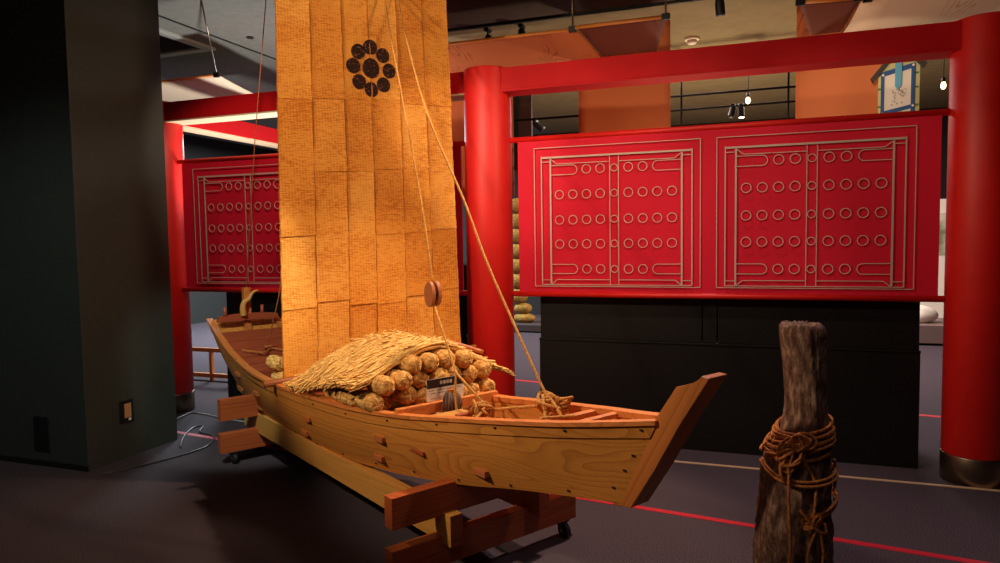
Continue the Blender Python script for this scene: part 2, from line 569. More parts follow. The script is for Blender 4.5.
def ring2(bm, cx, cz, r, y, w=LW, a0=0.0, a1=2 * PI, n=28):
    full = abs(a1 - a0 - 2 * PI) < 1e-6
    pts = []
    for k in range(n if full else n + 1):
        a = a0 + (a1 - a0) * k / n
        ca, sa = math.cos(a), math.sin(a)
        pts.append([bm.verts.new((cx + (r + s * w / 2) * ca, y + e, cz + (r + s * w / 2) * sa)) for s, e in ((-1, 0), (1, 0), (1, LD), (-1, LD))])
    m_ = len(pts)
    for k in range(m_ if full else m_ - 1):
        a, b_ = pts[k], pts[(k + 1) % m_]
        for q in range(4):
            bm.faces.new((a[q], a[(q + 1) % 4], b_[(q + 1) % 4], b_[q]))


def door_pattern(bm, cx, z0, y):
    def S(x0, za, x1, zb, w=LW):
        seg2(bm, cx + x0, z0 + za, cx + x1, z0 + zb, y, w if w <= LW else w * 0.8)
    H = 0.985
    X = 0.573
    for (a, b_, c_, d_) in ((-X, 0, X, 0), (-X, H, X, H), (-X, 0, -X, H), (X, 0, X, H)):
        S(a, b_, c_, d_)
    for s in (-1, 1):
        S(s * 0.52, 0.012, s * 0.52, 0.925, 0.009)
        S(s * 0.454, 0.012, s * 0.454, 0.905, 0.014)
        S(s * 0.03, 0.012, s * 0.03, 0.905)
        S(s * 0.454, 0.905, s * 0.405, 0.868)
        S(s * 0.454, 0.012, s * 0.41, 0.048)
        S(s * 0.405, 0.868, s * 0.03, 0.868)
        S(s * 0.41, 0.048, s * 0.03, 0.048)
        S(s * 0.52, 0.885, s * 0.454, 0.885)
        S(s * 0.52, 0.045, s * 0.454, 0.045)
        for zc in (0.824, 0.124):
            for dz in (-0.033, 0.033):
                S(s * 0.454, zc + dz, s * 0.295, zc + dz)
            ring2(bm, cx + s * 0.295, z0 + zc, 0.033, y, LW, -PI / 2 if s < 0 else PI / 2, PI / 2 if s < 0 else 3 * PI / 2, 14)
        for zc in (0.824, 0.651, 0.472, 0.301, 0.124):
            for k in (1, 2, 3, 4):
                if zc in (0.824, 0.124) and k > 2:
                    continue
                ring2(bm, cx + s * 0.0975 * k, z0 + zc, 0.030, y)
    S(-0.52, 0.915, 0.52, 0.915, 0.016)
    S(-0.52, 0.012, 0.52, 0.012, 0.006)
    for zc in (0.824, 0.651, 0.472, 0.301, 0.124):
        ring2(bm, cx, z0 + zc, 0.024, y)


def banner(t0, t1, rt0, rt1, pats, label):
    w = wthing('red_banner', label, 'banner', (t0 + t1) / 2, 0, 1.1, 'red banners hung in the gate')
    h = (t1 - t0) / 2
    c0 = (t0 + t1) / 2
    bm = B(); box(bm, -h, h, -0.012, 0.004, 0.0, 1.105, 0.003); obj('cloth', bm, M['red_cloth'], w)
    for z, nm in ((-0.004, 'bottom_rod'), (1.112, 'top_rod')):
        bm = B(); tube(bm, [(rt0 - c0, -0.004, z), (rt1 - c0, -0.004, z)], 0.02, 20); obj(nm, bm, M['red_paint'], w, True)
    for pc in pats:
        bm = B(); door_pattern(bm, pc - c0, 0.055, -0.030); obj('door_outline', bm, M['line_pale'], w)


banner(0.155, 2.815, COLT[1] + 0.176, COLT[2] - 0.176, (0.857, 2.107), 'long red banner in the right bay with two pale studded-door outlines')
banner(-2.93, -0.29, COLT[0] + 0.176, COLT[1] - 0.176, (-2.222, -0.972), 'red banner in the left bay, half hidden behind the woven sail')

# ------------------------------------------------------------------ black cabinets behind the banners
def cabinet(t0, t1, label):
    c = wthing('low_black_cabinet', label, 'cabinet', (t0 + t1) / 2, 0.12, 0, 'black cabinets behind the banners')
    h = (t1 - t0) / 2
    bm = B(); box(bm, -h, h, 0.0, 0.55, 0.0, 0.745, 0.003); obj('base_unit', bm, M['black_cab'], c)
    bm = B(); box(bm, -h, h, -0.012, 0.55, 0.745, 0.757, 0.002); obj('ledge', bm, M['black_cab'], c)
    x1 = h - (0.62 * (t1 - t0) / 2.43)
    e = 0.004
    sp_ = [(-h, -h + (t1 - t0) * 0.47), (-h + (t1 - t0) * 0.47, -h + (t1 - t0) * 0.51), (-h + (t1 - t0) * 0.51, h)]
    for a, b_ in sp_:
        bm = B(); box(bm, a + e, b_ - e, 0.02, 0.5, 0.757, 1.30, 0.003); obj('upper_panel', bm, M['black_cab'], c)


cabinet(0.265, 2.757, 'long low black cabinet under the twin-door banner in the right bay')
cabinet(-2.64, -0.32, 'black cabinet in the left bay behind the stern of the boat')

# ------------------------------------------------------------------ floor marks
bm = B(); prism(bm, [(-2.75, 5.508, 0), (2.6, 2.813, 0), (2.62, 2.853, 0), (-2.73, 5.548, 0)], (0, 0, 0.002))
tag(obj('floor_tape', bm, M['tape_red']), 'long red tape line crossing the dark carpet under the boat', 'tape')
bm = B(); box(bm, 0.2, 5.5, -0.192, -0.172, 0, 0.008, 0.002)
tag(wobj('floor_trim', bm, new_mat('trim_metal', (214, 176, 140), 0.35)), 'thin bright metal strip on the carpet in front of the cabinet', 'strip')
bm = B(); prism(bm, [(-1.5, 8.085, 0), (4.8, 4.90, 0), (4.83, 4.96, 0), (-1.47, 8.145, 0)], (0, 0, 0.002))
tag(obj('floor_tape', bm, M['tape_red']), 'red tape line on the far floor beyond the cabinets', 'tape')
bm = B(); tube(bm, spline([(-2.95, 5.72, 0.006), (-2.80, 5.80, 0.006), (-2.75, 6.05, 0.006), (-2.60, 6.0, 0.006), (-2.43, 5.885, 0.006), (-2.1, 5.70, 0.006), (-1.8, 5.6, 0.006)], 10), 0.007, 8)
tag(obj('floor_cable', bm, M['cable'], None, True), 'pale cable running from behind the pillar towards the stern', 'cable')
bm = B(); tube(bm, spline([(-2.36, 5.02, 0.007), (-2.40, 5.10, 0.007), (-2.47, 5.31, 0.007), (-2.51, 5.55, 0.007), (-2.45, 5.60, 0.007), (-2.40, 5.43, 0.007), (-2.24, 5.30, 0.007), (-2.18, 5.115, 0.007), (-2.22, 4.92, 0.007), (-2.40, 4.66, 0.007), (-2.62, 4.45, 0.007)], 10), 0.006, 8)
tag(obj('floor_cable', bm, M['cable_dark'], None, True), 'dark cable lying in a loop on the carpet beside the pillar', 'cable')

# ------------------------------------------------------------------ canopies of printed cloth
ZC = 3.1


def canopy(label, a, b, c_, d_, z0, z1, mat, sag=0.05, grp='printed cloth canopies', drop=None, dropmat=None, rod=None, lean=(0, 0)):
    """a,b front corners (t,off); c_,d_ back corners (right, left)"""
    o = wthing('cloth_canopy', label, 'canopy', a[0], a[1], z0, grp)
    g = []
    nI, nJ = 14, 10
    for i in range(nI + 1):
        s_ = i / nI
        row = []
        for j in range(nJ + 1):
            q = j / nJ
            t = (a[0] * (1 - q) + b[0] * q) * (1 - s_) + (d_[0] * (1 - q) + c_[0] * q) * s_
            of = (a[1] * (1 - q) + b[1] * q) * (1 - s_) + (d_[1] * (1 - q) + c_[1] * q) * s_
            z = z0 * (1 - s_) + z1 * s_ - sag * math.sin(PI * s_)
            row.append(Vector((t - a[0], of - a[1], z - z0)))
        g.append(row)
    bm = B(); sheet(bm, g, 0.006); obj('cloth', bm, mat, o, True)
    bm = B(); tube(bm, [(-0.02, -0.01, 0.0), (b[0] - a[0] + 0.0, b[1] - a[1] - 0.01, 0.0)], 0.012, 10); obj('front_rod', bm, M['orange_wood'], o, True)
    for q in ((0.03, 0.97) if rod is None else rod):
        bm = B(); x = (b[0] - a[0]) * q; y = (b[1] - a[1]) * q - 0.01
        tube(bm, [(x, y, 0.01), (x + lean[0], y + lean[1], ceil_z - z0)], 0.007, 8); obj('hanging_rod', bm, M['steel'], o, True)
        bm = B(); box(bm, x - 0.03, x + 0.03, y - 0.015, y + 0.015, -0.022, 0.022, 0.004); obj('clamp', bm, M['black'], o)
    if drop:
        t0, t1, of, zb, zt = drop
        g = []
        for i in range(13):
            z = zb + (zt - zb) * i / 12
            g.append([Vector((t0 + (t1 - t0) * j / 10 - a[0], of - a[1] + 0.02 * math.sin(j * 0.9) * (1 - i / 12), z - z0)) for j in range(11)])
        bm = B(); sheet(bm, g, 0.006); obj('drop_cloth', bm, dropmat or mat, o, True)
    return o


canopy('wood-grain printed canopy hung behind the sail, front edge lit', (-1.3, 0.5), (0.477, 0.5), (0.487, 1.42), (-1.3, 1.42), 3.1, 3.1, M['canopy'], 0.0, rod=(0.35, 0.985), drop=(-1.3, -0.36, 1.44, 1.9, 3.08))
canopy('shaded canopy panel between lit canopies, its lit end hanging behind the right beam', (0.497, 0.47), (1.162, 0.46), (0.975, 1.36), (0.51, 1.36), 3.1, 3.1, M['canopy_shaded'], 0.0, rod=(0.99,), drop=(0.27, 1.085, 1.45, 1.9, 3.42), dropmat=M['canopy'])
canopy('shaded canopy panel beside the pale canopy, its lit end hanging by the house-shaped sign', (2.06, 0.5), (2.446, 0.56), (2.41, 1.36), (2.19, 1.36), 3.1, 3.1, M['canopy_shaded'], 0.0, rod=(0.0, 0.95), drop=(2.105, 2.80, 1.62, 1.9, 3.42), dropmat=M['canopy'])
canopy('pale canopy above the rightmost red column', (2.455, 0.60), (4.3, 0.70), (4.3, 1.55), (2.425, 1.55), 3.1, 3.1, M['canopy_pale'], 0.02, rod=(0.02,))
canopy('pale canopy above the leftmost red column', (-4.3, 0.62), (-3.032, 0.61), (-3.24, 1.75), (-4.4, 1.75), 3.1, 3.06, M['canopy_pale'], 0.02, rod=(0.985,), lean=(0.53, -0.746))

# ------------------------------------------------------------------ ceiling fittings
v_ = wthing('ceiling_vent', 'square air vent with pale rim in the grey ceiling beside the pillar', 'vent', -3.9, 0.55, ceil_z)
bm = B()
for (x0, x1, y0, y1) in ((-0.48, 0.48, -0.48, -0.38), (-0.48, 0.48, 0.38, 0.48), (-0.48, -0.38, -0.38, 0.38), (0.38, 0.48, -0.38, 0.38)):
    box(bm, x0, x1, y0, y1, -0.03, 0, 0.004)
obj('frame', bm, new_mat('vent_white', (190, 196, 190), 0.5), v_)
bm = B()
for k in range(9):
    y = -0.36 + k * 0.09
    prism(bm, [(-0.38, y, -0.002), (0.38, y, -0.002), (0.38, y + 0.06, -0.022), (-0.38, y + 0.06, -0.022)], (0, 0.004, 0.003))
obj('louvre', bm, M['seam'], v_)
bm = B(); cyl(bm, (0, 0, 0), 0.035, -0.012, 0, 20, 0.003)
tag(obj('sprinkler_plate', bm, M['black'], None, True, WP(-2.853, 0.855, ceil_z), -PHI), 'small dark round plate on the grey ceiling left of the sail', 'sprinkler')
sd = wthing('smoke_detector', 'round white smoke detector on the tan ceiling above the right beam', 'detector', 1.185, 2.576, ceil_z)
bm = B(); lathe(bm, (0, 0, 0), [(0.075, 0), (0.075, -0.02), (0.06, -0.028)], 24); obj('base', bm, M['white'], sd, True)
bm = B(); lathe(bm, (0, 0, 0), [(0.05, -0.028), (0.05, -0.05), (0.035, -0.062)], 24); obj('sensor', bm, M['white'], sd, True)
sd = wthing('smoke_detector', 'small round detector seen in the gap just right of the middle column', 'detector', -0.75, 4.2, ceil_z)
bm = B(); lathe(bm, (0, 0, 0), [(0.075, 0), (0.075, -0.02), (0.06, -0.028)], 24); obj('base', bm, M['white'], sd, True)
bm = B(); lathe(bm, (0, 0, 0), [(0.05, -0.028), (0.05, -0.05), (0.035, -0.062)], 24); obj('sensor', bm, M['white'], sd, True)


def spotlight(label, t, off, z_top, tilt, rot, lit=False, L=0.16, r=0.038, top=ceil_z):
    o = wthing('track_spotlight', label, 'spotlight', t, off, top, 'ceiling spotlights')
    d = z_top - top
    bm = B(); box(bm, -0.02, 0.02, -0.05, 0.05, -0.03, 0, 0.003); tube(bm, [(0, 0, -0.02), (0, 0, d)], 0.008, 8); obj('mount', bm, M['black'], o)
    bm = B()
    ax = Vector((math.sin(tilt) * math.cos(rot), math.sin(tilt) * math.sin(rot), -math.cos(tilt)))
    c0 = Vector((0, 0, d)) - ax * 0.04
    n = 6
    tube(bm, [c0 + ax * (L * k / n) for k in range(n + 1)], r, 20, rfun=lambda q: r * (0.75 + 0.25 * min(1, q * 3)))
    obj('lamp_head', bm, M['black'], o, True)
    if lit:
        bm = B(); tube(bm, [c0 + ax * (L - 0.002), c0 + ax * (L + 0.006)], r * 0.8, 20); obj('lens', bm, M['spotglass'], o)
    return o


spotlight('left one of two black spotlights above the canopy behind the sail', -0.62, 1.5, 3.40, 0.3, 3.6)
spotlight('right one of two black spotlights above the canopy behind the sail', -0.28, 1.5, 3.42, 0.12, 0.0)
spotlight('black spotlight hanging from the dark ceiling above the right beam', 1.50, 1.25, 3.40, 0.1, 0.4, L=0.14)
ct_ = wthing('ceiling_track', 'thin dark lighting track hanging behind the middle red column', 'lighting track', -0.3, 3.0, 2.87)
bm = B(); box(bm, -0.75, 0.75, -0.012, 0.012, 0.0, 0.024, 0.002); obj('track_bar', bm, M['pipe'], ct_)
for x in (-0.66, 0.6):
    bm = B(); tube(bm, [(x, 0, 0.02), (x, 0, ceil_z - 2.87)], 0.006, 8); obj('hanging_rod', bm, M['pipe'], ct_)
spotlight('black spotlight in the gap right of the middle column, tilted', -0.60, 3.0, 2.82, 0.9, 0.3, L=0.15, r=0.038, top=2.87)
# far lighting frame
lf = wthing('lighting_frame', 'far grid of thin dark pipes hanging from the tan ceiling', 'lighting frame', 1.6, 3.0, 2.86)
for z in (0.0, 0.15):
    bm = B(); tube(bm, [(-0.95, 0, z), (0.95, 0, z + 0.006)], 0.012, 10); obj('rail', bm, M['pipe'], lf, True)
for x in (-0.555, 0.515):
    bm = B(); tube(bm, [(x, 0, -0.16), (x, 0, ceil_z - 2.86)], 0.011, 10); obj('upright', bm, M['pipe'], lf, True)
spotlight('left one of two small spotlights on the far pipe grid', 1.575, 3.0, 2.84, 0.25, 3.6, False, 0.14, 0.032, top=2.88)
spotlight('right one of two small spotlights on the far pipe grid, lit', 1.655, 3.0, 2.84, 0.05, 0, True, 0.14, 0.032, top=2.88)
for t, lb in ((1.723, 'bare glowing bulb on a cord, above the middle of the right banner'), (3.51, 'bare glowing bulb on a cord, beside the rightmost column')):
    o = wthing('pendant_bulb', lb, 'lamp', t, 3.06, 2.92, 'hanging bulbs')
    bm = B(); tube(bm, [(0, 0, 0.06), (0, 0, ceil_z - 2.92)], 0.005, 8); obj('cord', bm, M['black'], o, True)
    bm = B(); cyl(bm, (0, 0, 0), 0.016, 0.03, 0.075, 16, 0.003); obj('socket', bm, M['black'], o, True)
    bm = B(); lathe(bm, (0, 0, 0), [(0.006, -0.034), (0.014, -0.028), (0.022, -0.012), (0.022, 0.002), (0.018, 0.02), (0.013, 0.034)], 20); obj('bulb', bm, M['lampglass'], o, True)

# ------------------------------------------------------------------ house-shaped hanging sign
hs = wthing('house_shaped_sign', 'house-shaped hanging board with blue frame and white drawn panel', 'sign', 2.842, 1.5, 2.30)
y = -0.012
bm = B(); prism(bm, [(-0.135, 0, 0), (0.155, 0, 0), (0.155, 0, 0.53), (0.02, 0, 0.70), (-0.135, 0, 0.47)], (0, 0.02, 0), 0.002); obj('board', bm, M['greenborder'], hs)
bm = B(); prism(bm, [(-0.095, y, 0.16), (0.092, y, 0.16), (0.092, y, 0.50), (-0.095, y, 0.45)], (0, 0.010, 0)); obj('drawing_panel', bm, M['white'], hs)
bm = B()
y2 = y - 0.006
prism(bm, [(-0.118, y2, 0.0), (-0.095, y2, 0.0), (-0.095, y2, 0.475), (-0.118, y2, 0.47)], (0, 0.014, 0))
prism(bm, [(0.092, y2, 0.0), (0.117, y2, 0.0), (0.117, y2, 0.535), (0.092, y2, 0.525)], (0, 0.014, 0))
prism(bm, [(-0.118, y2 - 0.002, 0.438), (0.117, y2 - 0.002, 0.496), (0.117, y2 - 0.002, 0.535), (-0.118, y2 - 0.002, 0.475)], (0, 0.014, 0))
prism(bm, [(-0.118, y2 - 0.002, 0.135), (0.117, y2 - 0.002, 0.185), (0.117, y2 - 0.002, 0.215), (-0.118, y2 - 0.002, 0.165)], (0, 0.014, 0))
obj('blue_frame', bm, M['blue'], hs)
for (x, z) in ((-0.106, 0.452), (0.105, 0.515), (-0.106, 0.15), (0.105, 0.2)):
    bm = B(); tube(bm, [(x, y2 - 0.002, z), (x, y2 - 0.006, z)], 0.009, 12); obj('corner_pin', bm, M['white'], hs)
bm = B(); prism(bm, [(-0.022, y2 - 0.01, 0.36), (0.0, y2 - 0.01, 0.33), (0.024, y2 - 0.01, 0.37), (0.024, y2 - 0.01, 0.66), (-0.022, y2 - 0.01, 0.65)], (0, 0.008, 0)); obj('blue_strip', bm, M['lightblue'], hs)
bm = B()
prism(bm, [(0.02, -0.03, 0.705), (0.02, -0.03, 0.655), (-0.175, -0.03, 0.40), (-0.19, -0.03, 0.44)], (0, 0.06, 0), 0.002)
prism(bm, [(0.02, -0.03, 0.705), (0.20, -0.03, 0.52), (0.18, -0.03, 0.485), (0.02, -0.03, 0.655)], (0, 0.06, 0), 0.002)
obj('roof_board', bm, M['roof'], hs)
for x in (-0.128, 0.135):
    for z in (0.06, 0.2, 0.34, 0.45):
        bm = B(); box(bm, x - 0.012, x + 0.012, -0.004, 0.0, z, z + 0.014); obj('green_mark', bm, M['green'], hs)
bm = B()
rr = random.Random(3)
for k in range(16):
    a = rr.uniform(0, 2 * PI); q = rr.uniform(0.02, 0.055)
    cx, cz = 0.0 + q * math.cos(a), 0.30 + q * math.sin(a)
    ring2(bm, cx, cz, rr.uniform(0.008, 0.017), y - 0.002, 0.0022, rr.uniform(0, 3), rr.uniform(4, 6.2), 10)
obj('scribble_drawing', bm, new_mat('pencil_dark', (110, 104, 98), 0.7), hs)
cm = new_mat('pencil_grey', (150, 144, 138), 0.7)
for k in range(3):
    bm = B(); box(bm, -0.045 + k * 0.035, -0.035 + k * 0.035, y - 0.003, y, 0.212 + k * 0.006, 0.222 + k * 0.006); obj('caption_mark', bm, cm, hs)
bm = B(); tube(bm, [(0.02, 0.01, 0.69), (0.02, 0.01, 0.775)], 0.003, 6); obj('hanging_cord', bm, M['black'], hs)

# ------------------------------------------------------------------ far background
hp_ = wthing('hanging_panel', 'narrow dark hanging panel seen between the middle column and the lit canopy', 'panel', -0.945, 3.5, 2.35)
bm = B(); box(bm, -0.125, 0.145, 0.0, 0.03, 0.0, 1.10, 0.003); obj('panel_board', bm, new_mat('panel_brown', (84, 56, 46), 0.7), hp_)
bm = B(); box(bm, -0.125, -0.02, -0.02, 0.0, 0.0, 1.10, 0.003); obj('edge_strip', bm, M['black'], hp_)
bm = B(); tube(bm, [(0.0, 0.015, 1.10), (0.0, 0.015, ceil_z - 2.35)], 0.006, 8); obj('hanging_rod', bm, M['black'], hp_)
pl = wthing('display_platform', 'low brown display platform along the far side of the hall', 'platform', 1.2, 5.75, 0)
bm = B(); box(bm, -0.4, 4.2, -0.1, 1.6, 0.03, 0.27, 0.006); obj('top_deck', bm, M['plinth'], pl)
bm = B(); box(bm, -0.35, 4.15, -0.02, 1.5, 0.0, 0.03); obj('toe_kick', bm, M['black'], pl)


pl2 = wthing('display_plinth', 'low dark plinth carrying straw bags right of the middle red column', 'plinth', -2.2, 5.75, 0)
bm = B(); box(bm, -1.1, 1.0, -0.1, 1.0, 0.02, 0.125, 0.006); obj('top_deck', bm, new_mat('plinth_dark', (64, 50, 48), 0.7), pl2)
bm = B(); box(bm, -1.05, 0.95, -0.04, 0.95, 0.0, 0.02); obj('toe_kick', bm, M['black'], pl2)


def bag(label, t, off, z, rx, rz_, mat, seed):
    r_ = random.Random(seed)
    bm = B()
    bmesh.ops.create_uvsphere(bm, u_segments=28, v_segments=16, radius=1.0)
    ph = [r_.uniform(0, 6) for _ in range(4)]
    for v in bm.verts:
        q = 1 + 0.05 * math.sin(5 * v.co.x + ph[0]) + 0.04 * math.sin(7 * v.co.y + ph[1] + 3 * v.co.z)
        s2 = 1 - 0.25 * max(0, -v.co.z) ** 3
        v.co = Vector((v.co.x * rx * q, v.co.y * rx * 0.8 * q, (max(v.co.z, -0.82) + 0.82) / 1.82 * 2 * rz_ * s2))
    return tag(obj('straw_bag' if mat is M['clay'] else 'white_sack', bm, mat, None, True, WP(t, off, z), -PHI), label, 'sack')


bag('lower straw bag of the far pile right of the middle column', -1.72, 6.0, 0.125, 0.19, 0.075, M['clay'], 1)['group'] = 'far straw bags'
bag('second straw bag of the far pile right of the middle column', -1.74, 6.0, 0.275, 0.15, 0.085, M['clay'], 2)['group'] = 'far straw bags'
words = ['third', 'fourth', 'fifth', 'sixth', 'seventh', 'eighth', 'ninth']
for k in range(7):
    bag('%s straw bag from the bottom of the far pile beside the banner edge' % words[k], -1.82, 6.0, 0.445 + k * 0.245, 0.16, 0.1225, M['clay'], 3 + k)['group'] = 'far straw bags'
bag('rounded white sack on the far platform left of the rightmost column', 3.96, 6.0, 0.27, 0.20, 0.12, M['white'], 11)
dp = wthing('standing_picture_board', 'pale standing picture board on the far platform, seen beside the rightmost column', 'panel', 4.25, 6.6, 0.27)
bm = B(); box(bm, -0.35, 0.35, 0, 0.03, 0, 1.7, 0.004); obj('panel_board', bm, M['white'], dp)
bm = B(); box(bm, -0.35, 0.35, -0.006, 0.0, 0.9, 1.5); obj('printed_picture', bm, noisy('panel_print', (120, 120, 90), (206, 196, 170), 6, 0.7, 0), dp)
for x in (-0.3, 0.2):
    bm = B(); box(bm, x, x + 0.1, -0.15, 0.2, 0.0, 0.03); obj('foot', bm, M['black'], dp)

# low orange rail in the left bay
rl = wthing('low_rail', 'low orange wooden rail on the far floor left of the stern', 'rail', -3.95, 1.2, 0)
for z in (0.03, 0.31):
    bm = B(); box(bm, -0.6, 0.6, -0.015, 0.015, z, z + 0.045, 0.004); obj('rail_bar', bm, M['orange_wood'], rl)
for x in (-0.55, -0.2, 0.15, 0.5):
    bm = B(); box(bm, x - 0.018, x + 0.018, -0.018, 0.018, 0.0, 0.355, 0.004); obj('rail_post', bm, M['orange_wood'], rl)

# ------------------------------------------------------------------ display stand (boat frame: x bow, y port, z up)
def bthing(name, label, cat, p=(0, 0, 0), group=None):
    ca, sa = math.cos(-BANG), math.sin(-BANG)
    return thing(name, label, cat, BO + Vector((p[0] * ca - p[1] * sa, p[0] * sa + p[1] * ca, p[2])), -BANG, group)


st = bthing('display_stand', 'reddish timber display stand on castors under the boat', 'stand')
for x0, x1 in ((1.088, 1.15), (-1.205, -1.14)):
    bm = B(); box(bm, x0, x1, -0.535, 0.525, 0.083, 0.216, 0.003); obj('lower_beam', bm, M['stand'], st)
    nz = 0.44 if x0 > 0 else 0.448
    half = [(0.213, nz), (0.200, 0.410), (0.0, 0.394)] if x0 > 0 else [(0.300, nz), (0.262, 0.328), (0.0, 0.314)]
    prof = [(-0.53, 0.306), (0.53, 0.306), (0.53, nz)] + half + [(-y_, z_) for y_, z_ in half[1::-1]] + [(-0.53, nz)]
    bm = B(); prism(bm, [(x0, y_, z_) for y_, z_ in prof], (x1 - x0, 0, 0)); obj('upper_beam', bm, M['stand'], st)
    for s in (-1, 1):
        bm = B(); y0 = s * 0.45; xc = (x0 + x1) / 2
        box(bm, xc - 0.03, xc + 0.03, y0 - 0.03, y0 + 0.03, 0.076, 0.083)
        for q in (-0.018, 0.018):
            prism(bm, [(xc - 0.02, y0 + q - 0.002, 0.078), (xc + 0.02, y0 + q - 0.002, 0.078), (xc + 0.035, y0 + q - 0.002, 0.03), (xc + 0.012, y0 + q - 0.002, 0.024)], (0, 0.004, 0))
        ct = obj('castor', bm, M['black'], st)
        bm = B(); tube(bm, [(xc + 0.022, y0 - 0.012, 0.035), (xc + 0.022, y0 + 0.012, 0.035)], 0.035, 24); obj('wheel', bm, M['black_rubber'], ct, False)
        bm = B(); tube(bm, [(xc + 0.022, y0 - 0.021, 0.035), (xc + 0.022, y0 + 0.021, 0.035)], 0.009, 12); obj('axle', bm, M['steel'], ct)
for s in (-1, 1):
    bm = B(); a_, b_ = sorted((s * 0.285, s * 0.222)); fs_ = box(bm, -1.42, 1.213, a_, b_, 0.184, 0.320); fs_[0].material_index = 1; fs_[1].material_index = 1; obj('long_rail', bm, [M['stand_rail'], M['stand']], st)  # end faces darker: end grain, plus their shade put into the colour

# ------------------------------------------------------------------ boat
GU = [-2.28, -1.94, -1.59, -1.18, -.85, -.32, .01, .45, .83, 1.19, 1.71, 1.92, 2.13]
GZ = [.875, .764, .69, .641, .622, .626, .637, .652, .68, .727, .798, .83, .866]
GW = [.27, .288, .316, .346, .36, .368, .365, .34, .295, .251, .169, .11, .05]
CU = [-1.8, -1.5, -1.2, -.8, -.3, .2, .6, .9, 1.2, 1.5, 1.96]
CZ = [.40, .36, .335, .32, .315, .325, .352, .385, .43, .483, .54]
CW = [.20, .235, .255, .27, .276, .267, .242, .212, .185, .14, .05]


def gz(u): return interp(u, GU, GZ)
def gw(u): return interp(u, GU, GW)


def S(u, f, side=-1, inset=0.0):
    s_ = (u - GU[0]) / (GU[-1] - GU[0])
    uc = CU[0] + s_ * (CU[-1] - CU[0])
    g = Vector((u, side * (gw(u) - inset), gz(u)))
    c_ = Vector((uc, side * (interp(uc, CU, CW) - inset), interp(uc, CU, CZ)))
    fl = 0.018 * math.sin(PI * f) * min(1, max(0, (2.0 - u) / 0.8))
    return g.lerp(c_, f) + Vector((0, side * fl, 0))


boat = bthing('cargo_boat', 'wooden cargo boat with a woven straw sail, raised on the timber stand', 'boat')
NU = 60
US = [GU[0] + (GU[-1] - GU[0]) * k / NU for k in range(NU + 1)]


def strip(bm, f0, f1, side, outer, inner, nf=6, u0=None, u1=None):
    us = [u for u in US if (u0 is None or u >= u0 - 1e-6) and (u1 is None or u <= u1 + 1e-6)]
    fo = []
    for u in us:
        o_ = [bm.verts.new(S(u, f0 + (f1 - f0) * k / nf, side, -outer)) for k in range(nf + 1)]
        i_ = [bm.verts.new(S(u, f0 + (f1 - f0) * k / nf, side, inner)) for k in range(nf + 1)]
        fo.append(o_ + i_[::-1])
    n = len(fo[0])
    for a, b_ in zip(fo[:-1], fo[1:]):
        for k in range(n):
            bm.faces.new((a[k], a[(k + 1) % n], b_[(k + 1) % n], b_[k]))
    bm.faces.new(fo[0]); bm.faces.new(list(reversed(fo[-1])))


sides = {}
for side, nm in ((-1, 'starboard'), (1, 'port')):
    bm = B(); strip(bm, 0.03, 1.0, side, 0.0, 0.022, 10); sides[side] = obj('side_plank', bm, M['hull'], boat)
    bm = B(); strip(bm, 0.0, 0.17, side, 0.006, 0.0, 3); obj('top_strake', bm, M['hull'], boat)
    # gunwale cap
    bm = B(); rows = []
    for u in US:
        w, z = gw(u), gz(u)
        wi = max(0.008, w - 0.036)
        rows.append([bm.verts.new((u, side * yy, zz)) for yy, zz in ((w + 0.014, z - 0.004), (w + 0.014, z + 0.012), (wi, z + 0.012), (wi, z - 0.012), (w, z - 0.012))])
    for a, b_ in zip(rows[:-1], rows[1:]):
        for k in range(5):
            bm.faces.new((a[k], a[(k + 1) % 5], b_[(k + 1) % 5], b_[k]))
    bm.faces.new(rows[0]); bm.faces.new(list(reversed(rows[-1])))
    obj('gunwale_cap', bm, M['hull_in'], boat)
# bottom plank with inner floor
bm = B(); rows = []
for k in range(41):
    uc = CU[0] + (CU[-1] - CU[0]) * k / 40
    w, z = interp(uc, CU, CW), interp(uc, CU, CZ)
    rows.append([bm.verts.new((uc, yy, zz)) for yy, zz in ((-w + 0.004, z + 0.004), (-w * .5, z - 0.012), (0, z - 0.018), (w * .5, z - 0.012), (w - 0.004, z + 0.004), (w - 0.02, z + 0.03), (-w + 0.02, z + 0.03))])
for a, b_ in zip(rows[:-1], rows[1:]):
    for k in range(7):
        bm.faces.new((a[k], a[(k + 1) % 7], b_[(k + 1) % 7], b_[k]))
bm.faces.new(rows[0]); bm.faces.new(list(reversed(rows[-1])))
obj('bottom_plank', bm, M['hull'], boat)
# stern end: keel block and transom
bm = B(); prism(bm, [(-1.86, -0.19, 0.36), (-1.86, 0.19, 0.36), (-1.86, 0.2, 0.425), (-1.86, -0.2, 0.425)], (0.2, 0, -0.035), 0.006); obj('keel_block', bm, M['hull'], boat)
bm = B()
pts = []
for f in (0.0, 0.33, 0.66, 1.0):
    q = S(GU[0], f, -1)
    pts.append(Vector((q.x + 0.03, q.y + 0.02, q.z)))
poly = pts + [Vector((q.x, -q.y, q.z)) for q in reversed(pts)]
prism(bm, poly, (0.03, 0, 0.004)); obj('transom', bm, M['hull'], boat)
bm = B(); prism(bm, [(-2.14, -0.25, 0.868), (-2.14, 0.25, 0.868), (-2.14, 0.235, 0.908), (-2.14, 0.10, 0.922), (-2.14, -0.10, 0.922), (-2.14, -0.235, 0.908)], (0.06, 0, 0), 0.004)
obj('stern_beam', bm, M['deck'], boat)
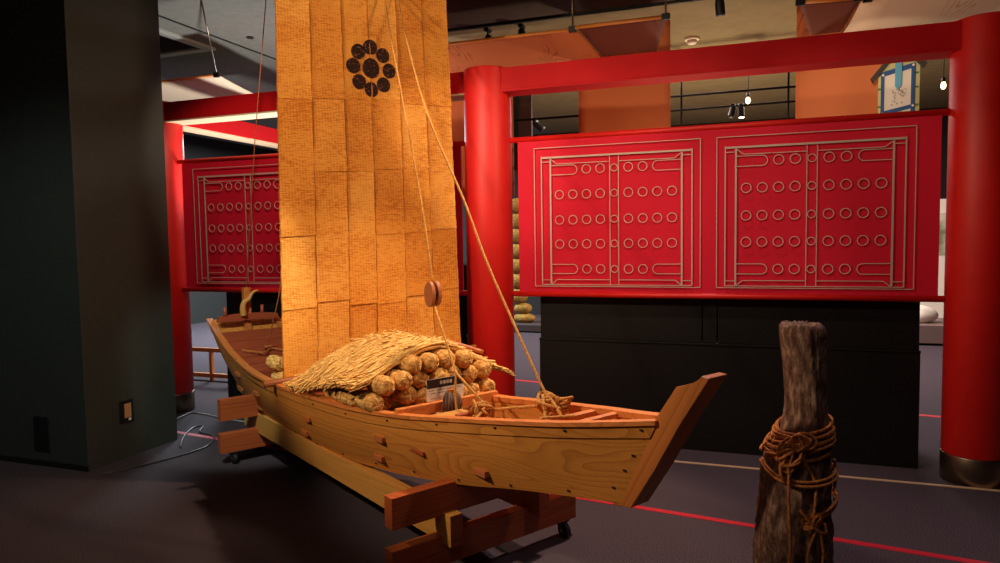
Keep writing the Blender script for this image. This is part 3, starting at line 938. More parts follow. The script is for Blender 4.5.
# stem board
bm = B(); y = -0.05
stem = [(1.925, .525), (2.01, .537), (2.115, .70), (2.218, .875), (2.335, 1.052), (2.305, 1.055), (2.285, 1.030), (2.268, 1.021), (2.206, 1.004), (2.119, .877), (2.04, .73)]
prism(bm, [(x, y, z) for x, z in stem], (0, 0.10, 0), 0.004); obj('stem', bm, M['stem'], boat)
# cross beams
def cross(u, z, w, du, dz, mat='hull_in', nm='cross_beam'):
    bm = B(); box(bm, u - du / 2, u + du / 2, -w, w, z - dz, z, 0.004); return obj(nm, bm, M[mat], boat)


cross(0.80, 0.712, 0.30, 0.03, 0.05)
cross(1.645, 0.792, 0.172, 0.035, 0.022)
cross(1.795, 0.815, 0.14, 0.03, 0.018)
cross(1.17, 0.60, 0.225, 0.05, 0.04)
cross(-0.70, 0.602, 0.34, 0.05, 0.05, 'deck')
cross(-1.12, 0.625, 0.33, 0.05, 0.06, 'deck')
# stern deck planks
us_ = [-2.10, -1.905, -1.72, -1.53, -1.34, -1.16]
for a, b_ in zip(us_[:-1], us_[1:]):
    za, zb = gz(a) - 0.028, gz(b_) - 0.028
    wa, wb = gw(a) - 0.028, gw(b_) - 0.028
    bm = B(); e = 0.006
    prism(bm, [(a + e, -wa, za), (b_ - e, -wb, zb + 0.012), (b_ - e, wb, zb + 0.012), (a + e, wa, za)], (0, 0, -0.022), 0.003)
    obj('deck_plank', bm, M['deck'], boat)
# cargo floor and bow floor
bm = B(); box(bm, -1.1, 0.98, -0.27, 0.27, 0.522, 0.54, 0.003); obj('cargo_floor', bm, M['deck'], boat)
# rudder post, tiller horn, thole pins
bm = B(); box(bm, -2.17, -2.115, -0.028, 0.028, 0.60, 1.132, 0.003); obj('rudder_post', bm, M['stem'], boat)
bm = B()
hp = spline([(-2.07, -0.048, 0.91), (-2.07, -0.055, 0.97), (-2.07, -0.04, 1.018), (-2.07, -0.005, 1.04), (-2.07, 0.015, 1.075), (-2.07, 0.04, 1.10), (-2.07, 0.075, 1.108)], 6)
tube(bm, hp, 0.02, 10, rfun=lambda q: 0.028 - 0.02 * q); obj('tiller_horn', bm, M['stand_rail'], boat, True)
for v_y in (-0.185, 0.115):
    bm = B(); tube(bm, [(-2.11, v_y, 0.90), (-2.11, v_y, 0.985)], 0.013, 12); obj('thole_pin', bm, M['deck'], boat, True)
# beam ends through the planks, and nails
for (u, f) in ((-1.572, .37), (-1.882, .81), (-1.159, .47), (-1.38, .86), (-.2, .44), (-.422, .8), (.626, .41), (.537, .76), (1.363, .76)):
    for side in (-1, 1):
        c0 = S(u, f, side)
        bm = B(); y0, y1 = sorted((c0.y - side * 0.02, c0.y + side * 0.016))
        box(bm, c0.x - 0.042, c0.x + 0.042, y0, y1, c0.z - 0.014, c0.z + 0.014, 0.004)
        obj('beam_end', bm, M['peg'], sides[side])
for (u, f) in ((-.009, .1), (.36, .1), (.729, .08), (1.098, .07), (1.452, .07), (1.791, .07), (2.086, .07), (-.731, .96), (-.348, .96), (.05, .93), (.449, .9), (.817, .9), (1.186, .92), (1.54, .94), (1.865, .92), (2.071, .81), (2.086, .58), (2.095, .39)):
    for side in (-1, 1):
        c0 = S(u, f, side)
        out = 0.006 if f < 0.17 else 0.0
        bm = B(); y0, y1 = sorted((c0.y - side * 0.004, c0.y + side * (out + 0.003)))
        box(bm, c0.x - 0.007, c0.x + 0.007, y0, y1, c0.z - 0.004, c0.z + 0.004, 0.001)
        obj('nail', bm, M['nail'], sides[side])

# ------------------------------------------------------------------ sail
ZT = 3.33


def sail_pt(q, z):
    k = (z - 0.65) / 2.33
    uL, uR = -0.55 - 0.11 * k, -0.42 - 0.11 * k
    vL, vR = -0.32 + 0.073 * k, 0.93 + 0.01 * k
    bulge = 0.035 * math.sin(PI * q) * math.sin(PI * min(1, max(0, k / 1.15)))
    return Vector((uL + (uR - uL) * q + bulge, vL + (vR - vL) * q, z))


PE = [0.0, 0.172, 0.342, 0.494, 0.664, 0.832, 1.0]        # panel edges across the sail
rs = random.Random(5)
bm = B()
SEAMS = [[1.089, 1.543, 2.398, 2.852], [1.127, 1.547, 1.952, 2.415], [1.095, 1.532, 1.96, 2.434], [1.09, 1.55, 1.982, 2.45], [1.131, 1.562, 2.004, 2.434], [1.162, 1.582, 2.007, 2.441]]
for pI in range(6):
    q0, q1 = PE[pI], PE[pI + 1]
    ed = [0.0] + SEAMS[pI] + [ZT]
    for r_ in range(len(ed) - 1):
        def zb(q):
            if r_ == 0:
                return 0.645 + 0.1 * q
            return ed[r_] + 0.05 * (q - q0) - 0.012
        zt_ = ed[r_ + 1] + 0.006
        g = []
        nz, nx = 26, 8
        ph = rs.uniform(0, 6)
        for i in range(nz + 1):
            row = []
            for j in range(nx + 1):
                q = q0 + (q1 - q0) * j / nx
                z0_ = zb(q)
                z1_ = zt_ + (0.05 * (q - q0) if r_ < len(ed) - 2 else 0)
                z = z0_ + (z1_ - z0_) * i / nz
                pnt = sail_pt(q, z)
                e = abs(2 * j / nx - 1)
                lift = 0.002 * (pI % 2) + 0.007 * (1 - i / nz) ** 4 + 0.006 * e ** 10 + 0.002 * math.sin(z * 26 + ph) * e ** 3 + 0.003 * math.sin(z * 5 + ph)
                row.append(pnt + Vector((lift, 0.0015 * math.sin(z * 90) * e ** 8, 0)))
            g.append(row)
        sheet(bm, g, -0.006, (pI * 2 + r_ * 5 + (pI * r_) % 2) % 3)
# stitched edge cords along the panel joints
for pI in range(7):
    q = PE[pI]
    tube(bm, [sail_pt(q, 0.66 + 0.1 * q + (ZT - 0.70 - 0.1 * q) * k / 60) + Vector((0.0125 if 0 < pI < 6 else 0.006, 0.002 * math.sin(k * 2.1), 0)) for k in range(61)], 0.0038, 6, mi=3)
sail = obj('sail', bm, [M['sail'], M['sail_b'], M['sail_c'], M['sail_cord']], boat, True)
try:
    sail.data.set_sharp_from_angle(angle=0.9)
except Exception:
    pass

def crest_disc(bm, q, z, rq, rz_):
    n = 28
    a = []
    for k in range(n):
        th_ = 2 * PI * k / n
        a.append(sail_pt(q + rq * math.cos(th_), z + rz_ * math.sin(th_)) + Vector((0.017, 0, 0)))
    prism(bm, a, (-0.012, 0, 0))


CR_LIST = [(.4992, 2.6341, 1.0), (.5004, 2.774, .74), (.5714, 2.729, .74), (.6049, 2.6313, .74), (.5678, 2.5336, .74), (.4947, 2.4926, .74), (.4274, 2.536, .74), (.3981, 2.6375, .74), (.4305, 2.7348, .74)]
for (q, z, k) in CR_LIST:
    bm = B(); crest_disc(bm, q, z, 0.0465 * (1.0 if k == 1.0 else 0.82), 0.067 * (1.0 if k == 1.0 else 0.74))
    obj('crest_spot', bm, M['crest'], sail)

# spars and mast
bm = B(); tube(bm, [(-0.535, -0.445, .640), (-0.485, 0.0, .668), (-0.425, .5, .700), (-0.36, 1.02, .728)], 0.021, 14); obj('lower_yard', bm, M['bamboo'], boat, True)
bm = B(); tube(bm, [sail_pt(-0.04, ZT), sail_pt(1.05, ZT)], 0.024, 14); obj('upper_yard', bm, M['bamboo'], boat, True)
bm = B(); tube(bm, [(-0.74, 0.0, 0.36), (-0.76, 0.0, 3.44)], 0.04, 20, rfun=lambda q: 0.045 - 0.015 * q); obj('mast', bm, M['stand_rail'], boat, True)
bm = B(); tube(bm, spline([(-0.76, 0.0, 3.30), (-0.72, 0.2, 3.34), (-0.69, 0.36, 3.34)], 5), 0.008, 8); obj('yard_rope', bm, M['rope'], boat, True)


def rope(bm, pts, r=0.006, n=14, seg=8, twist=True):
    tube(bm, spline(pts, n), r, seg)


# forestay
bm = B(); rope(bm, [(-0.595, 0.60, 3.32), (-0.48, 0.52, 3.09), (0.15, 0.31, 2.28), (0.745, 0.15, 1.70), (0.989, 0.10, 1.40), (1.275, 0.07, 1.05), (1.453, 0.06, 0.825)], 0.006, 12); obj('forestay', bm, M['rope'], boat, True)
# halyard to the block, falls below the block
bm = B(); rope(bm, [(-0.60, 0.50, 3.32), (-0.48, 0.42, 3.075), (0.0, 0.25, 2.35), (0.389, 0.12, 1.717), (0.59, 0.055, 1.285)], 0.005, 12); obj('halyard', bm, M['rope'], boat, True)
bm = B(); tube(bm, [(0.61, 0.045, 1.17), (0.74, 0.022, 1.01), (0.862, 0.0, 0.86), (0.885, -0.004, 0.847), (1.215, -0.075, 0.757)], 0.006, 8); obj('sheet_rope', bm, M['rope'], boat, True)
bm = B(); rope(bm, [(0.868, 0.0, 0.856), (0.90, -0.03, 0.79), (0.97, -0.075, 0.72), (1.0, -0.09, 0.60)], 0.006, 10); obj('hanging_rope_end', bm, M['rope'], boat, True)
# pulley block
pc = Vector((0.6, 0.048, 1.22))
bm = B()
def shell(bm, off):
    n = 24
    a = []
    for k in range(n):
        t_ = 2 * PI * k / n
        a.append(pc + Vector((0.035 * math.cos(t_) + off * 0.8, 0.020 * math.cos(t_) * 0 + off * 0.6 + 0.0, 0.066 * math.sin(t_))) + Vector((0, 0.028 * math.cos(t_), 0)))
    prism(bm, a, (0.015, -0.019, 0), 0.002)


bm = B()
for o_ in (0.0,):
    for k, off in enumerate((-0.030, 0.010)):
        n = 28
        dirn = Vector((0.10, -0.995, 0))      # axle
        side_ = Vector((0.995, 0.10, 0))
        a = [pc + dirn * off + side_ * (0.036 * math.cos(2 * PI * q / n)) + Vector((0, 0, 0.066 * math.sin(2 * PI * q / n))) for q in range(n)]
        prism(bm, a, dirn * 0.020, 0.004)
pb = obj('pulley_block', bm, M['peg'], boat, False)
bm = B(); tube(bm, [pc + Vector((0.10, -0.995, 0)) * -0.028, pc + Vector((0.10, -0.995, 0)) * 0.028], 0.024, 20); obj('sheave', bm, M['nail'], pb)
# backstays
bm = B(); rope(bm, [(-1.386, 0.0, 3.498), (-1.47, 0.0, 3.26), (-1.84, 0, 2.18), (-2.135, 0.0, 1.12)], 0.0035, 10); obj('backstay', bm, M['rope_old'], boat, True)
bm = B(); rope(bm, [(-0.77, 0.02, 3.25), (-1.1, 0.06, 2.2), (-1.369, 0.0, 1.2), (-1.66, -0.02, 0.70)], 0.004, 10); obj('backstay', bm, M['rope_old'], boat, True)
# cleat board, cleat and knot near starboard gunwale
bm = B(); box(bm, 0.98, 1.17, -0.235, -0.05, 0.690, 0.706, 0.003); obj('cleat_board', bm, M['stand_rail'], boat)
bm = B(); box(bm, 1.135, 1.165, -0.20, -0.05, 0.706, 0.736, 0.006); obj('cleat', bm, M['deck'], boat)


def knot(bm, c, r, n, rr, seed, sq=(1, 1, 1), seg=7):
    q = random.Random(seed)
    c = Vector(c)
    for k in range(n):
        ax = Vector((q.uniform(-1, 1), q.uniform(-1, 1), q.uniform(-1, 1))).normalized()
        e1 = ax.orthogonal().normalized(); e2 = ax.cross(e1)
        off = Vector((q.uniform(-1, 1) * sq[0], q.uniform(-1, 1) * sq[1], q.uniform(-1, 1) * sq[2])) * r * 0.35
        ra = r * q.uniform(0.7, 1.1)
        pts = []
        for i in range(18):
            a = 2 * PI * i / 18
            p_ = e1 * math.cos(a) * ra + e2 * math.sin(a) * ra * q.uniform(0.92, 1.08)
            pts.append(c + off + Vector((p_.x * sq[0], p_.y * sq[1], p_.z * sq[2])))
        tube(bm, pts, rr, seg, closed=True)


bm = B(); knot(bm, (1.18, -0.09, 0.75), 0.05, 7, 0.006, 4, (1, 0.9, 0.75))
rope(bm, [(1.2, -0.1, 0.74), (1.26, -0.16, 0.745), (1.28, -0.20, 0.735)], 0.006, 8)
obj('cleat_knot', bm, M['rope'], boat, True)
bm = B(); rope(bm, [(1.2, -0.07, 0.742), (1.33, 0.02, 0.765), (1.46, 0.10, 0.785)], 0.007, 8); obj('mooring_line', bm, M['rope'], boat, True)
# big lashing round the bow bitt
bm = B(); tube(bm, [(1.47, 0.08, 0.70), (1.51, 0.11, 0.815)], 0.025, 16); obj('bow_bitt', bm, M['rope'], boat, True)
bm = B()
for k in range(9):
    z = 0.735 + k * 0.0105
    cx, cy = 1.475 + k * 0.0042, 0.085 + k * 0.0034
    tube(bm, [(cx + 0.031 * math.cos(2 * PI * i / 20), cy + 0.031 * math.sin(2 * PI * i / 20), z + 0.01 * math.sin(2 * PI * i / 20 + k)) for i in range(20)], 0.0065, 7, closed=True)
knot(bm, (1.47, 0.06, 0.80), 0.05, 6, 0.0068, 9, (1, 1, 0.95))
rope(bm, [(1.46, 0.03, 0.84), (1.50, 0.0, 0.80), (1.53, -0.01, 0.755)], 0.007, 8)
rope(bm, [(1.47, 0.05, 0.84), (1.53, 0.04, 0.80), (1.58, 0.03, 0.76)], 0.007, 8)
obj('bow_lashing', bm, M['rope'], boat, True)
bm = B(); rope(bm, [(1.57, -0.06, 0.80), (1.60, -0.085, 0.775), (1.63, -0.13, 0.80), (1.66, -0.05, 0.798), (1.68, 0.0, 0.797)], 0.0065, 8); obj('loose_rope_end', bm, M['rope'], boat, True)
# rope lying across the stern deck
bm = B(); rope(bm, [(-1.62, -0.22, 0.70), (-1.5, -0.1, 0.682), (-1.6, 0.0, 0.69), (-1.45, 0.1, 0.672), (-1.5, 0.24, 0.678)], 0.007, 8)
knot(bm, (-1.62, -0.02, 0.705), 0.03, 3, 0.006, 12, (1, 1, 0.5)); obj('deck_rope', bm, M['rope_old'], boat, True)

# ------------------------------------------------------------------ rice bales
def bale_mesh(seed, L=0.172, r=0.0475):
    q = random.Random(seed)
    bm = B()
    seg, nr = 22, 21
    ph = [q.uniform(0, 6) for _ in range(5)]
    rings = []
    for i in range(nr):
        s_ = i / (nr - 1)
        x = -L * s_
        k = min(1.0, 0.42 + 4.2 * s_ ** 0.9) if s_ < 0.5 else min(1.0, 0.42 + 4.2 * (1 - s_) ** 0.9)
        band = 1 - 0.10 * max(0, 1 - abs((s_ - 0.32) / 0.045)) - 0.10 * max(0, 1 - abs((s_ - 0.68) / 0.045))
        row = []
        for j in range(seg):
            a = 2 * PI * j / seg
            w = 1 + 0.035 * math.sin(7 * a + ph[0] + 2 * s_) + 0.03 * math.sin(11 * a + ph[1]) + 0.02 * q.uniform(-1, 1)
            row.append(bm.verts.new((x + 0.004 * q.uniform(-1, 1), r * k * w * band * math.cos(a), r * k * w * band * math.sin(a))))
        rings.append(row)
    for a, b_ in zip(rings[:-1], rings[1:]):
        for j in range(seg):
            bm.faces.new((a[j], a[(j + 1) % seg], b_[(j + 1) % seg], b_[j]))
    for row, xx in ((rings[0], 0.004), (rings[-1], -L - 0.004)):
        c_ = bm.verts.new((xx, 0, 0))
        for j in range(seg):
            bm.faces.new((row[j], row[(j + 1) % seg], c_))
    # straw ends bent over the cap and net cords
    for k in range(26):
        a = q.uniform(0, 2 * PI); a2 = a + q.uniform(0.6, 1.6)
        r1, r2 = r * q.uniform(0.15, 0.55), r * q.uniform(0.75, 0.98)
        tube(bm, spline([(0.005, r1 * math.cos(a), r1 * math.sin(a)), (0.003 - 0.006, (r1 + r2) / 2 * math.cos((a + a2) / 2), (r1 + r2) / 2 * math.sin((a + a2) / 2)), (-0.028, r2 * math.cos(a2), r2 * math.sin(a2))], 3), 0.0022, 4)
    for sx in (0.32, 0.68):
        tube(bm, [(-L * sx, r * 0.97 * math.cos(2 * PI * k / 20), r * 0.97 * math.sin(2 * PI * k / 20)) for k in range(20)], 0.0035, 6, closed=True)
    bmesh.ops.recalc_face_normals(bm, faces=bm.faces[:])
    me = bpy.data.meshes.new('rice_bale')
    bm.to_mesh(me); bm.free()
    for p_ in me.polygons:
        p_.use_smooth = True
    me.materials.append(M['bale'])
    return me


BM = [bale_mesh(21 + k) for k in range(4)]
ROWS = {
    'top row': [(-.096, .873), (.001, .875), (.101, .877), (.215, .863)],
    'second row from the top': [(-.26, .788), (-.165, .805), (-.043, .788), (.054, .793), (.15, .792), (.259, .777), (.355, .785)],
    'third row from the top': [(-.309, .705), (-.214, .689), (-.122, .718), (-.029, .693), (.068, .697), (.166, .696), (.269, .681), (.366, .689)],
    'lowest row, under the cross plank': [(-.25, .588), (-.15, .588), (-.05, .588), (.05, .588), (.15, .588), (.25, .588)],
}
ordw = ['first', 'second', 'third', 'fourth', 'fifth', 'sixth', 'seventh', 'eighth']
rb = random.Random(17)


def place_bale(v, z, u, label, group):
    o = bpy.data.objects.new('rice_bale', BM[rb.randrange(4)])
    COL.objects.link(o)
    ca, sa = math.cos(-BANG), math.sin(-BANG)
    o.location = BO + Vector((u * ca - v * sa, u * sa + v * ca, z))
    o.rotation_euler = (rb.uniform(0, 6.2), rb.uniform(-0.05, 0.05), -BANG + rb.uniform(-0.06, 0.06))
    return tag(o, label, 'rice bale', group)


for rn, lst in ROWS.items():
    for k, (v, z) in enumerate(lst):
        if 'lowest' in rn:
            z = 0.5885
        place_bale(v, z, 0.655 + rb.uniform(-0.025, 0.025) - (0.10 if abs(v + .214) < .01 else 0), 'rice bale, %s from left in the %s' % (ordw[k], rn), 'rice bales heaped before the sail')
for k, (v, z, u) in enumerate([(-.31, .695, .45), (-.272, .60, .48), (-.305, .69, .27), (-.272, .60, .30)]):
    place_bale(v, z, u, 'shaded rice bale under the near edge of the straw mat, %s from the front' % ordw[k], 'rice bales shaded by the mat')
place_bale(-.236, .700, -0.80, 'straw rice bale behind the sail foot, upper one of two', 'rice bales behind the sail')
place_bale(-.215, .605, -0.76, 'straw rice bale behind the sail foot, lower one of two', 'rice bales behind the sail')

# ------------------------------------------------------------------ straw mat over the heap
PV = [-.46, -.435, -.299, -.156, -.007, .118, .247, .45, .62]
PZ = [.765, .785, .822, .892, .944, .950, .90, .798, .72]


def mat_z(u, v):
    z = interp(v, PV, PZ)
    if u > 0.2:
        z += 0.004 * (1 - ((u - 0.2) / 0.35) ** 2)
    else:
        k = (0.2 - u) / 0.5
        z += 0.004 - 0.12 * k * k
    edge = max(0.0, min(1.0, (-0.28 - v) / 0.16))
    lowz = 0.665 + 0.12 * max(0, min(1, (u + 0.05) / 0.5))
    return z * (1 - edge) + min(z, lowz) * edge


sm = bthing('straw_mat', 'loose straw mat draped over the heap of rice bales', 'straw mat', (0, 0, 0))
rs = random.Random(99)
bm = B()
g = []
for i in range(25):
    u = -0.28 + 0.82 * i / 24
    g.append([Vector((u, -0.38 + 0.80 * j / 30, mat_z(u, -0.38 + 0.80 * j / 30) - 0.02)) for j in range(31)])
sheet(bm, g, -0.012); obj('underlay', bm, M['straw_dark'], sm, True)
bm = B()
for k in range(1500):
    u0 = rs.uniform(-0.30, 0.56) if rs.random() > 0.12 else rs.uniform(0.48, 0.58)
    va = rs.uniform(-0.43, 0.30) if rs.random() > 0.3 else rs.uniform(-0.43, -0.34)
    Ls = rs.uniform(0.3, 0.75)
    vb = min(va + Ls, 0.52)
    du = rs.uniform(-0.035, 0.035) - 0.0
    lift = rs.uniform(-0.016, 0.016)
    pts = []
    n = 7
    for i in range(n + 1):
        q = i / n
        v = va + (vb - va) * q
        conv = max(0, (v - 0.25) / 0.3)
        u = (u0 + du * q) * (1 - conv) + (0.34 + 0.35 * (u0 - 0.1)) * conv
        stray = 0.03 * rs.uniform(0, 1) ** 4 if i in (0, n) else 0
        pts.append((u, v, mat_z(u, v) + lift + stray))
    tube(bm, pts, rs.uniform(0.0026, 0.0056), 4, cap=False)
for k in range(60):
    v0 = rs.uniform(0.36, 0.46)
    pts = []
    for i in range(6):
        q = i / 5
        pts.append((0.42 + 0.06 * rs.uniform(-1, 1) + 0.1 * q, v0 + 0.16 * q, mat_z(0.45, v0 + 0.16 * q) + rs.uniform(-0.012, 0.012)))
    tube(bm, pts, 0.004, 4)
obj('straw', bm, M['straw'], sm, True)
bm = B(); tube(bm, spline([(0.30, 0.22, .945), (0.36, 0.36, .90), (0.42, 0.50, .845)], 5), 0.012, 10); obj('edge_pole', bm, M['bamboo'], sm, True)
bm = B()
for vv in (0.20, 0.40):
    tube(bm, [(0.40 + 0.05 * math.cos(2 * PI * i / 14) + (vv - .2) * .2, vv, mat_z(0.42, vv) + 0.03 * math.sin(2 * PI * i / 14)) for i in range(14)], 0.006, 6, closed=True)
obj('tie', bm, M['rope'], sm, True)

# ------------------------------------------------------------------ name card and tassel
nc = bthing('name_card', 'small card with black header and white text field, standing before the bales', 'sign', (0.79, -0.012, 0.713))
zt = 0.108
bm = B(); box(bm, -0.006, -0.002, -0.108, 0.108, 0.0, zt, 0.001); obj('card', bm, M['white'], nc)
bm = B(); box(bm, -0.002, 0.0, -0.108, 0.108, 0.064, zt); obj('header', bm, M['ink'], nc)
def glyph(bm, y, z, s, seed):
    q = random.Random(seed)
    for k in range(4):                      # dense square character: cross bars and uprights
        zz = z + s * (k / 3 - 0.5) * 0.86
        w = s * q.uniform(0.34, 0.46)
        box(bm, 0.0, 0.001, y - w, y + w, zz - s * 0.055, zz + s * 0.055)
    for k in (-0.36, 0.0, 0.36):
        z0 = z - s * q.uniform(0.2, 0.46)
        box(bm, 0.0, 0.001, y + k * s - s * 0.05, y + k * s + s * 0.05, z0, z + s * 0.46)


bm = B()
for k in range(4):
    glyph(bm, -0.026 + k * 0.019, 0.087, 0.016, 40 + k)
obj('heading', bm, M['white'], nc)
bm = B()
for r_ in range(3):
    for k in range(22 if r_ == 0 else (9 if r_ == 1 else 7)):
        if k in (4, 11):
            continue
        yy = -0.098 + k * 0.0088 + (0.012 if r_ else 0)
        box(bm, -0.002, -0.001, yy, yy + 0.006, 0.050 - r_ * 0.014 - (0.012 if r_ == 2 else 0), 0.054 - r_ * 0.014 - (0.012 if r_ == 2 else 0))
obj('text_lines', bm, new_mat('text_grey', (120, 96, 90), 0.6), nc)
bm = B(); box(bm, -0.03, -0.006, -0.05, 0.05, 0.0, 0.004); prism(bm, [(-0.006, -0.01, 0), (-0.006, -0.01, 0.08), (-0.03, -0.01, 0.0)], (0, 0.02, 0)); obj('foot', bm, M['black'], nc)

ts = bthing('fibre_tassel', 'dark grey fibre tassel hanging over the cross plank below the card', 'tassel', (0.845, -0.02, 0.782))
bm = B()
q = random.Random(8)
for k in range(150):
    a = q.uniform(0, 2 * PI); rr_ = 0.055 * math.sqrt(q.random())
    x, y = rr_ * math.cos(a) * 0.45, rr_ * math.sin(a)
    ln = q.uniform(0.09, 0.13)
    tube(bm, [(x * 0.3, y * 0.45, -0.012), (x * 0.8 + 0.008, y * 0.85, -0.045), (x + 0.012, y * 1.05, -ln)], 0.0035, 4)
obj('fibres', bm, M['grey_fibre'], ts, True)
bm = B()
for k in range(3):
    tube(bm, [(0.016 * math.cos(2 * PI * i / 14), 0.02 * math.sin(2 * PI * i / 14), -0.012 - k * 0.007) for i in range(14)], 0.004, 6, closed=True)
obj('binding', bm, M['rope_old'], ts, True)

# ------------------------------------------------------------------ mooring post and its rope
mp_loc = Vector((1.04, 2.4, 0))
q = random.Random(31)
ZS = [0.0, 0.15, 0.34, 0.48, 0.58, 0.655, 0.715, 0.765, 0.82, 0.90, 1.0, 1.08, 1.13, 1.16, 1.18, 1.187]
XL = [-.160, -.150, -.140, -.134, -.128, -.124, -.114, -.088, -.058, -.042, -.046, -.054, -.062, -.066, -.064, -.058]
XR = [.122, .118, .112, .106, .102, .100, .098, .096, .094, .090, .087, .086, .086, .086, .083, .077]
DP = [.13, .128, .125, .122, .12, .118, .11, .10, .088, .08, .078, .077, .077, .077, .074, .068]
bm = B()
seg = 72
ph = [q.uniform(0, 6) for _ in range(8)]
rings = []
nz = 110
for i in range(nz + 1):
    z = 1.187 * i / nz
    xl, xr, dp = interp(z, ZS, XL), interp(z, ZS, XR), interp(z, ZS, DP)
    row = []
    for j in range(seg):
        a = 2 * PI * j / seg
        rid = 0.022 * math.sin(9 * a + ph[0] + 2.4 * math.sin(4.3 * z + ph[1])) + 0.02 * math.sin(17 * a + ph[2] + 3 * math.sin(7 * z)) + 0.014 * math.sin(31 * a + ph[3] + 14 * z) + 0.02 * math.sin(5 * a + 13 * z) + 0.012 * math.sin(13 * a - 31 * z + ph[4]) + 0.016 * q.uniform(-1, 1)
        if z < 0.8:
            rid *= 1.5
        k = 1 + rid
        x = (xl + xr) / 2 + (xr - xl) / 2 * math.cos(a) * k
        row.append(bm.verts.new((x, dp * math.sin(a) * k, z + (0.004 * math.sin(3 * a + 1) + 0.002 * math.sin(7 * a) - 0.006 * math.cos(a) if i > nz - 3 else 0))))
    rings.append(row)
for a, b_ in zip(rings[:-1], rings[1:]):
    for j in range(seg):
        bm.faces.new((a[j], a[(j + 1) % seg], b_[(j + 1) % seg], b_[j]))
bm.faces.new(list(reversed(rings[0])))
prev = rings[-1]
for s_, dz in ((0.8, 0.004), (0.5, -0.002), (0.2, -0.006)):
    row = [bm.verts.new((0.013 + (v.co.x - 0.013) * s_, v.co.y * s_, 1.187 + dz + 0.004 * q.uniform(-1, 1))) for v in rings[-1]]
    for j in range(seg):
        bm.faces.new((prev[j], prev[(j + 1) % seg], row[(j + 1) % seg], row[j]))
    prev = row
bm.faces.new(prev)
mpost = obj('mooring_post', bm, M['post'], None, True, mp_loc)
tag(mpost, 'weathered wooden mooring post with a stepped side, standing at the right front', 'post')


def wrap(bm, z_of_a, r_add, a0, a1, rr, n=40, seed=0):
    pts = []
    for i in range(n + 1):
        a = a0 + (a1 - a0) * i / n
        z = z_of_a(a, i / n)
        zz = z - 0.04
        xl, xr, dp = interp(zz, ZS, XL), interp(zz, ZS, XR), interp(zz, ZS, DP)
        k = 1.05
        pts.append(((xl + xr) / 2 + ((xr - xl) / 2 * k + r_add) * math.cos(a), (dp * k + r_add) * math.sin(a), z))
    tube(bm, pts, rr, 7)


mr = thing('mooring_rope', 'brown rope wound and knotted around the weathered mooring post', 'rope', mp_loc + Vector((0, 0, -0.04)))
bm = B()
R0 = 0.0054
for k in range(8):
    zc = 0.805 + k * 0.011 + q.uniform(-0.004, 0.004)
    am = q.uniform(0.006, 0.02)
    wrap(bm, lambda a, s_, zc=zc, am=am, k=k: zc + 0.018 * math.cos(a) + am * math.sin(a * 1.0 + k) + 0.02 * (math.cos(a) > 2), 0.006 + 0.004 * (k % 3), -PI, PI, R0)
for k in range(3):
    wrap(bm, lambda a, s_, k=k: 0.845 + 0.028 * math.cos(a + 0.4) - 0.02 * k, 0.014, -PI * 0.95, PI * 0.95, R0)
# low swinging loops
wrap(bm, lambda a, s_: 0.70 + 0.03 * math.cos(a) - 0.10 * s_ * (1 - s_) * 0 + 0.09 * (1 - s_) ** 3, 0.012, -PI * 0.98, 0.25, R0)
wrap(bm, lambda a, s_: 0.685 + 0.03 * math.cos(a) + 0.10 * (1 - s_) ** 3, 0.016, -PI * 0.98, 0.2, R0)
wrap(bm, lambda a, s_: 0.60 + 0.035 * math.cos(a) - 0.02 * (1 - s_), 0.012, -PI * 0.55, 0.5, R0)
wrap(bm, lambda a, s_: 0.615 + 0.035 * math.cos(a) - 0.02 * (1 - s_), 0.015, -PI * 0.55, 0.45, R0)
tube(bm, spline([(0.108, -0.04, 0.76), (0.122, -0.02, 0.70), (0.120, -0.02, 0.65), (0.108, -0.05, 0.615)], 6), R0, 7)
obj('coil', bm, M['rope_old'], mr, True)
bm = B()
knot(bm, (-0.072, -0.115, 0.80), 0.045, 9, R0, 5, (0.9, 0.5, 1.1))
knot(bm, (-0.045, -0.125, 0.845), 0.035, 5, R0, 6, (1.1, 0.5, 0.8))
knot(bm, (-0.085, -0.12, 0.755), 0.035, 4, R0, 15, (0.8, 0.5, 1.0))
obj('upper_knot', bm, M['rope_old'], mr, True)
bm = B()
knot(bm, (-0.005, -0.142, 0.585), 0.034, 4, R0, 7, (1.2, 0.5, 0.9))
tube(bm, spline([(-0.055, -0.142, 0.625), (-0.035, -0.15, 0.60), (0.005, -0.155, 0.555), (0.03, -0.15, 0.55), (0.025, -0.15, 0.58)], 6), R0, 7)
obj('lower_knot', bm, M['rope_old'], mr, True)
bm = B()
tube(bm, spline([(-0.085, -0.125, 0.74), (-0.092, -0.142, 0.66), (-0.088, -0.15, 0.52), (-0.092, -0.15, 0.40), (-0.088, -0.15, 0.36)], 8), R0, 7)
knot(bm, (-0.09, -0.152, 0.355), 0.014, 3, 0.005, 3, (1, 0.6, 1))
obj('hanging_end', bm, M['rope_old'], mr, True)
bm = B()
tube(bm, spline([(0.0, -0.148, 0.56), (-0.025, -0.152, 0.50), (-0.03, -0.152, 0.45), (-0.01, -0.155, 0.41), (0.015, -0.15, 0.43), (0.022, -0.15, 0.48), (0.012, -0.148, 0.55)], 8), R0 * 0.9, 7)
knot(bm, (-0.01, -0.155, 0.42), 0.02, 3, 0.005, 13, (1.2, 0.5, 0.7))
obj('hanging_loop', bm, M['rope_old'], mr, True)
bm = B()
tube(bm, spline([(-0.045, -0.12, 0.80), (0.0, -0.128, 0.72), (0.0, -0.138, 0.66), (-0.01, -0.145, 0.60)], 6), R0, 7)
obj('cross_strand', bm, M['rope_old'], mr, True)

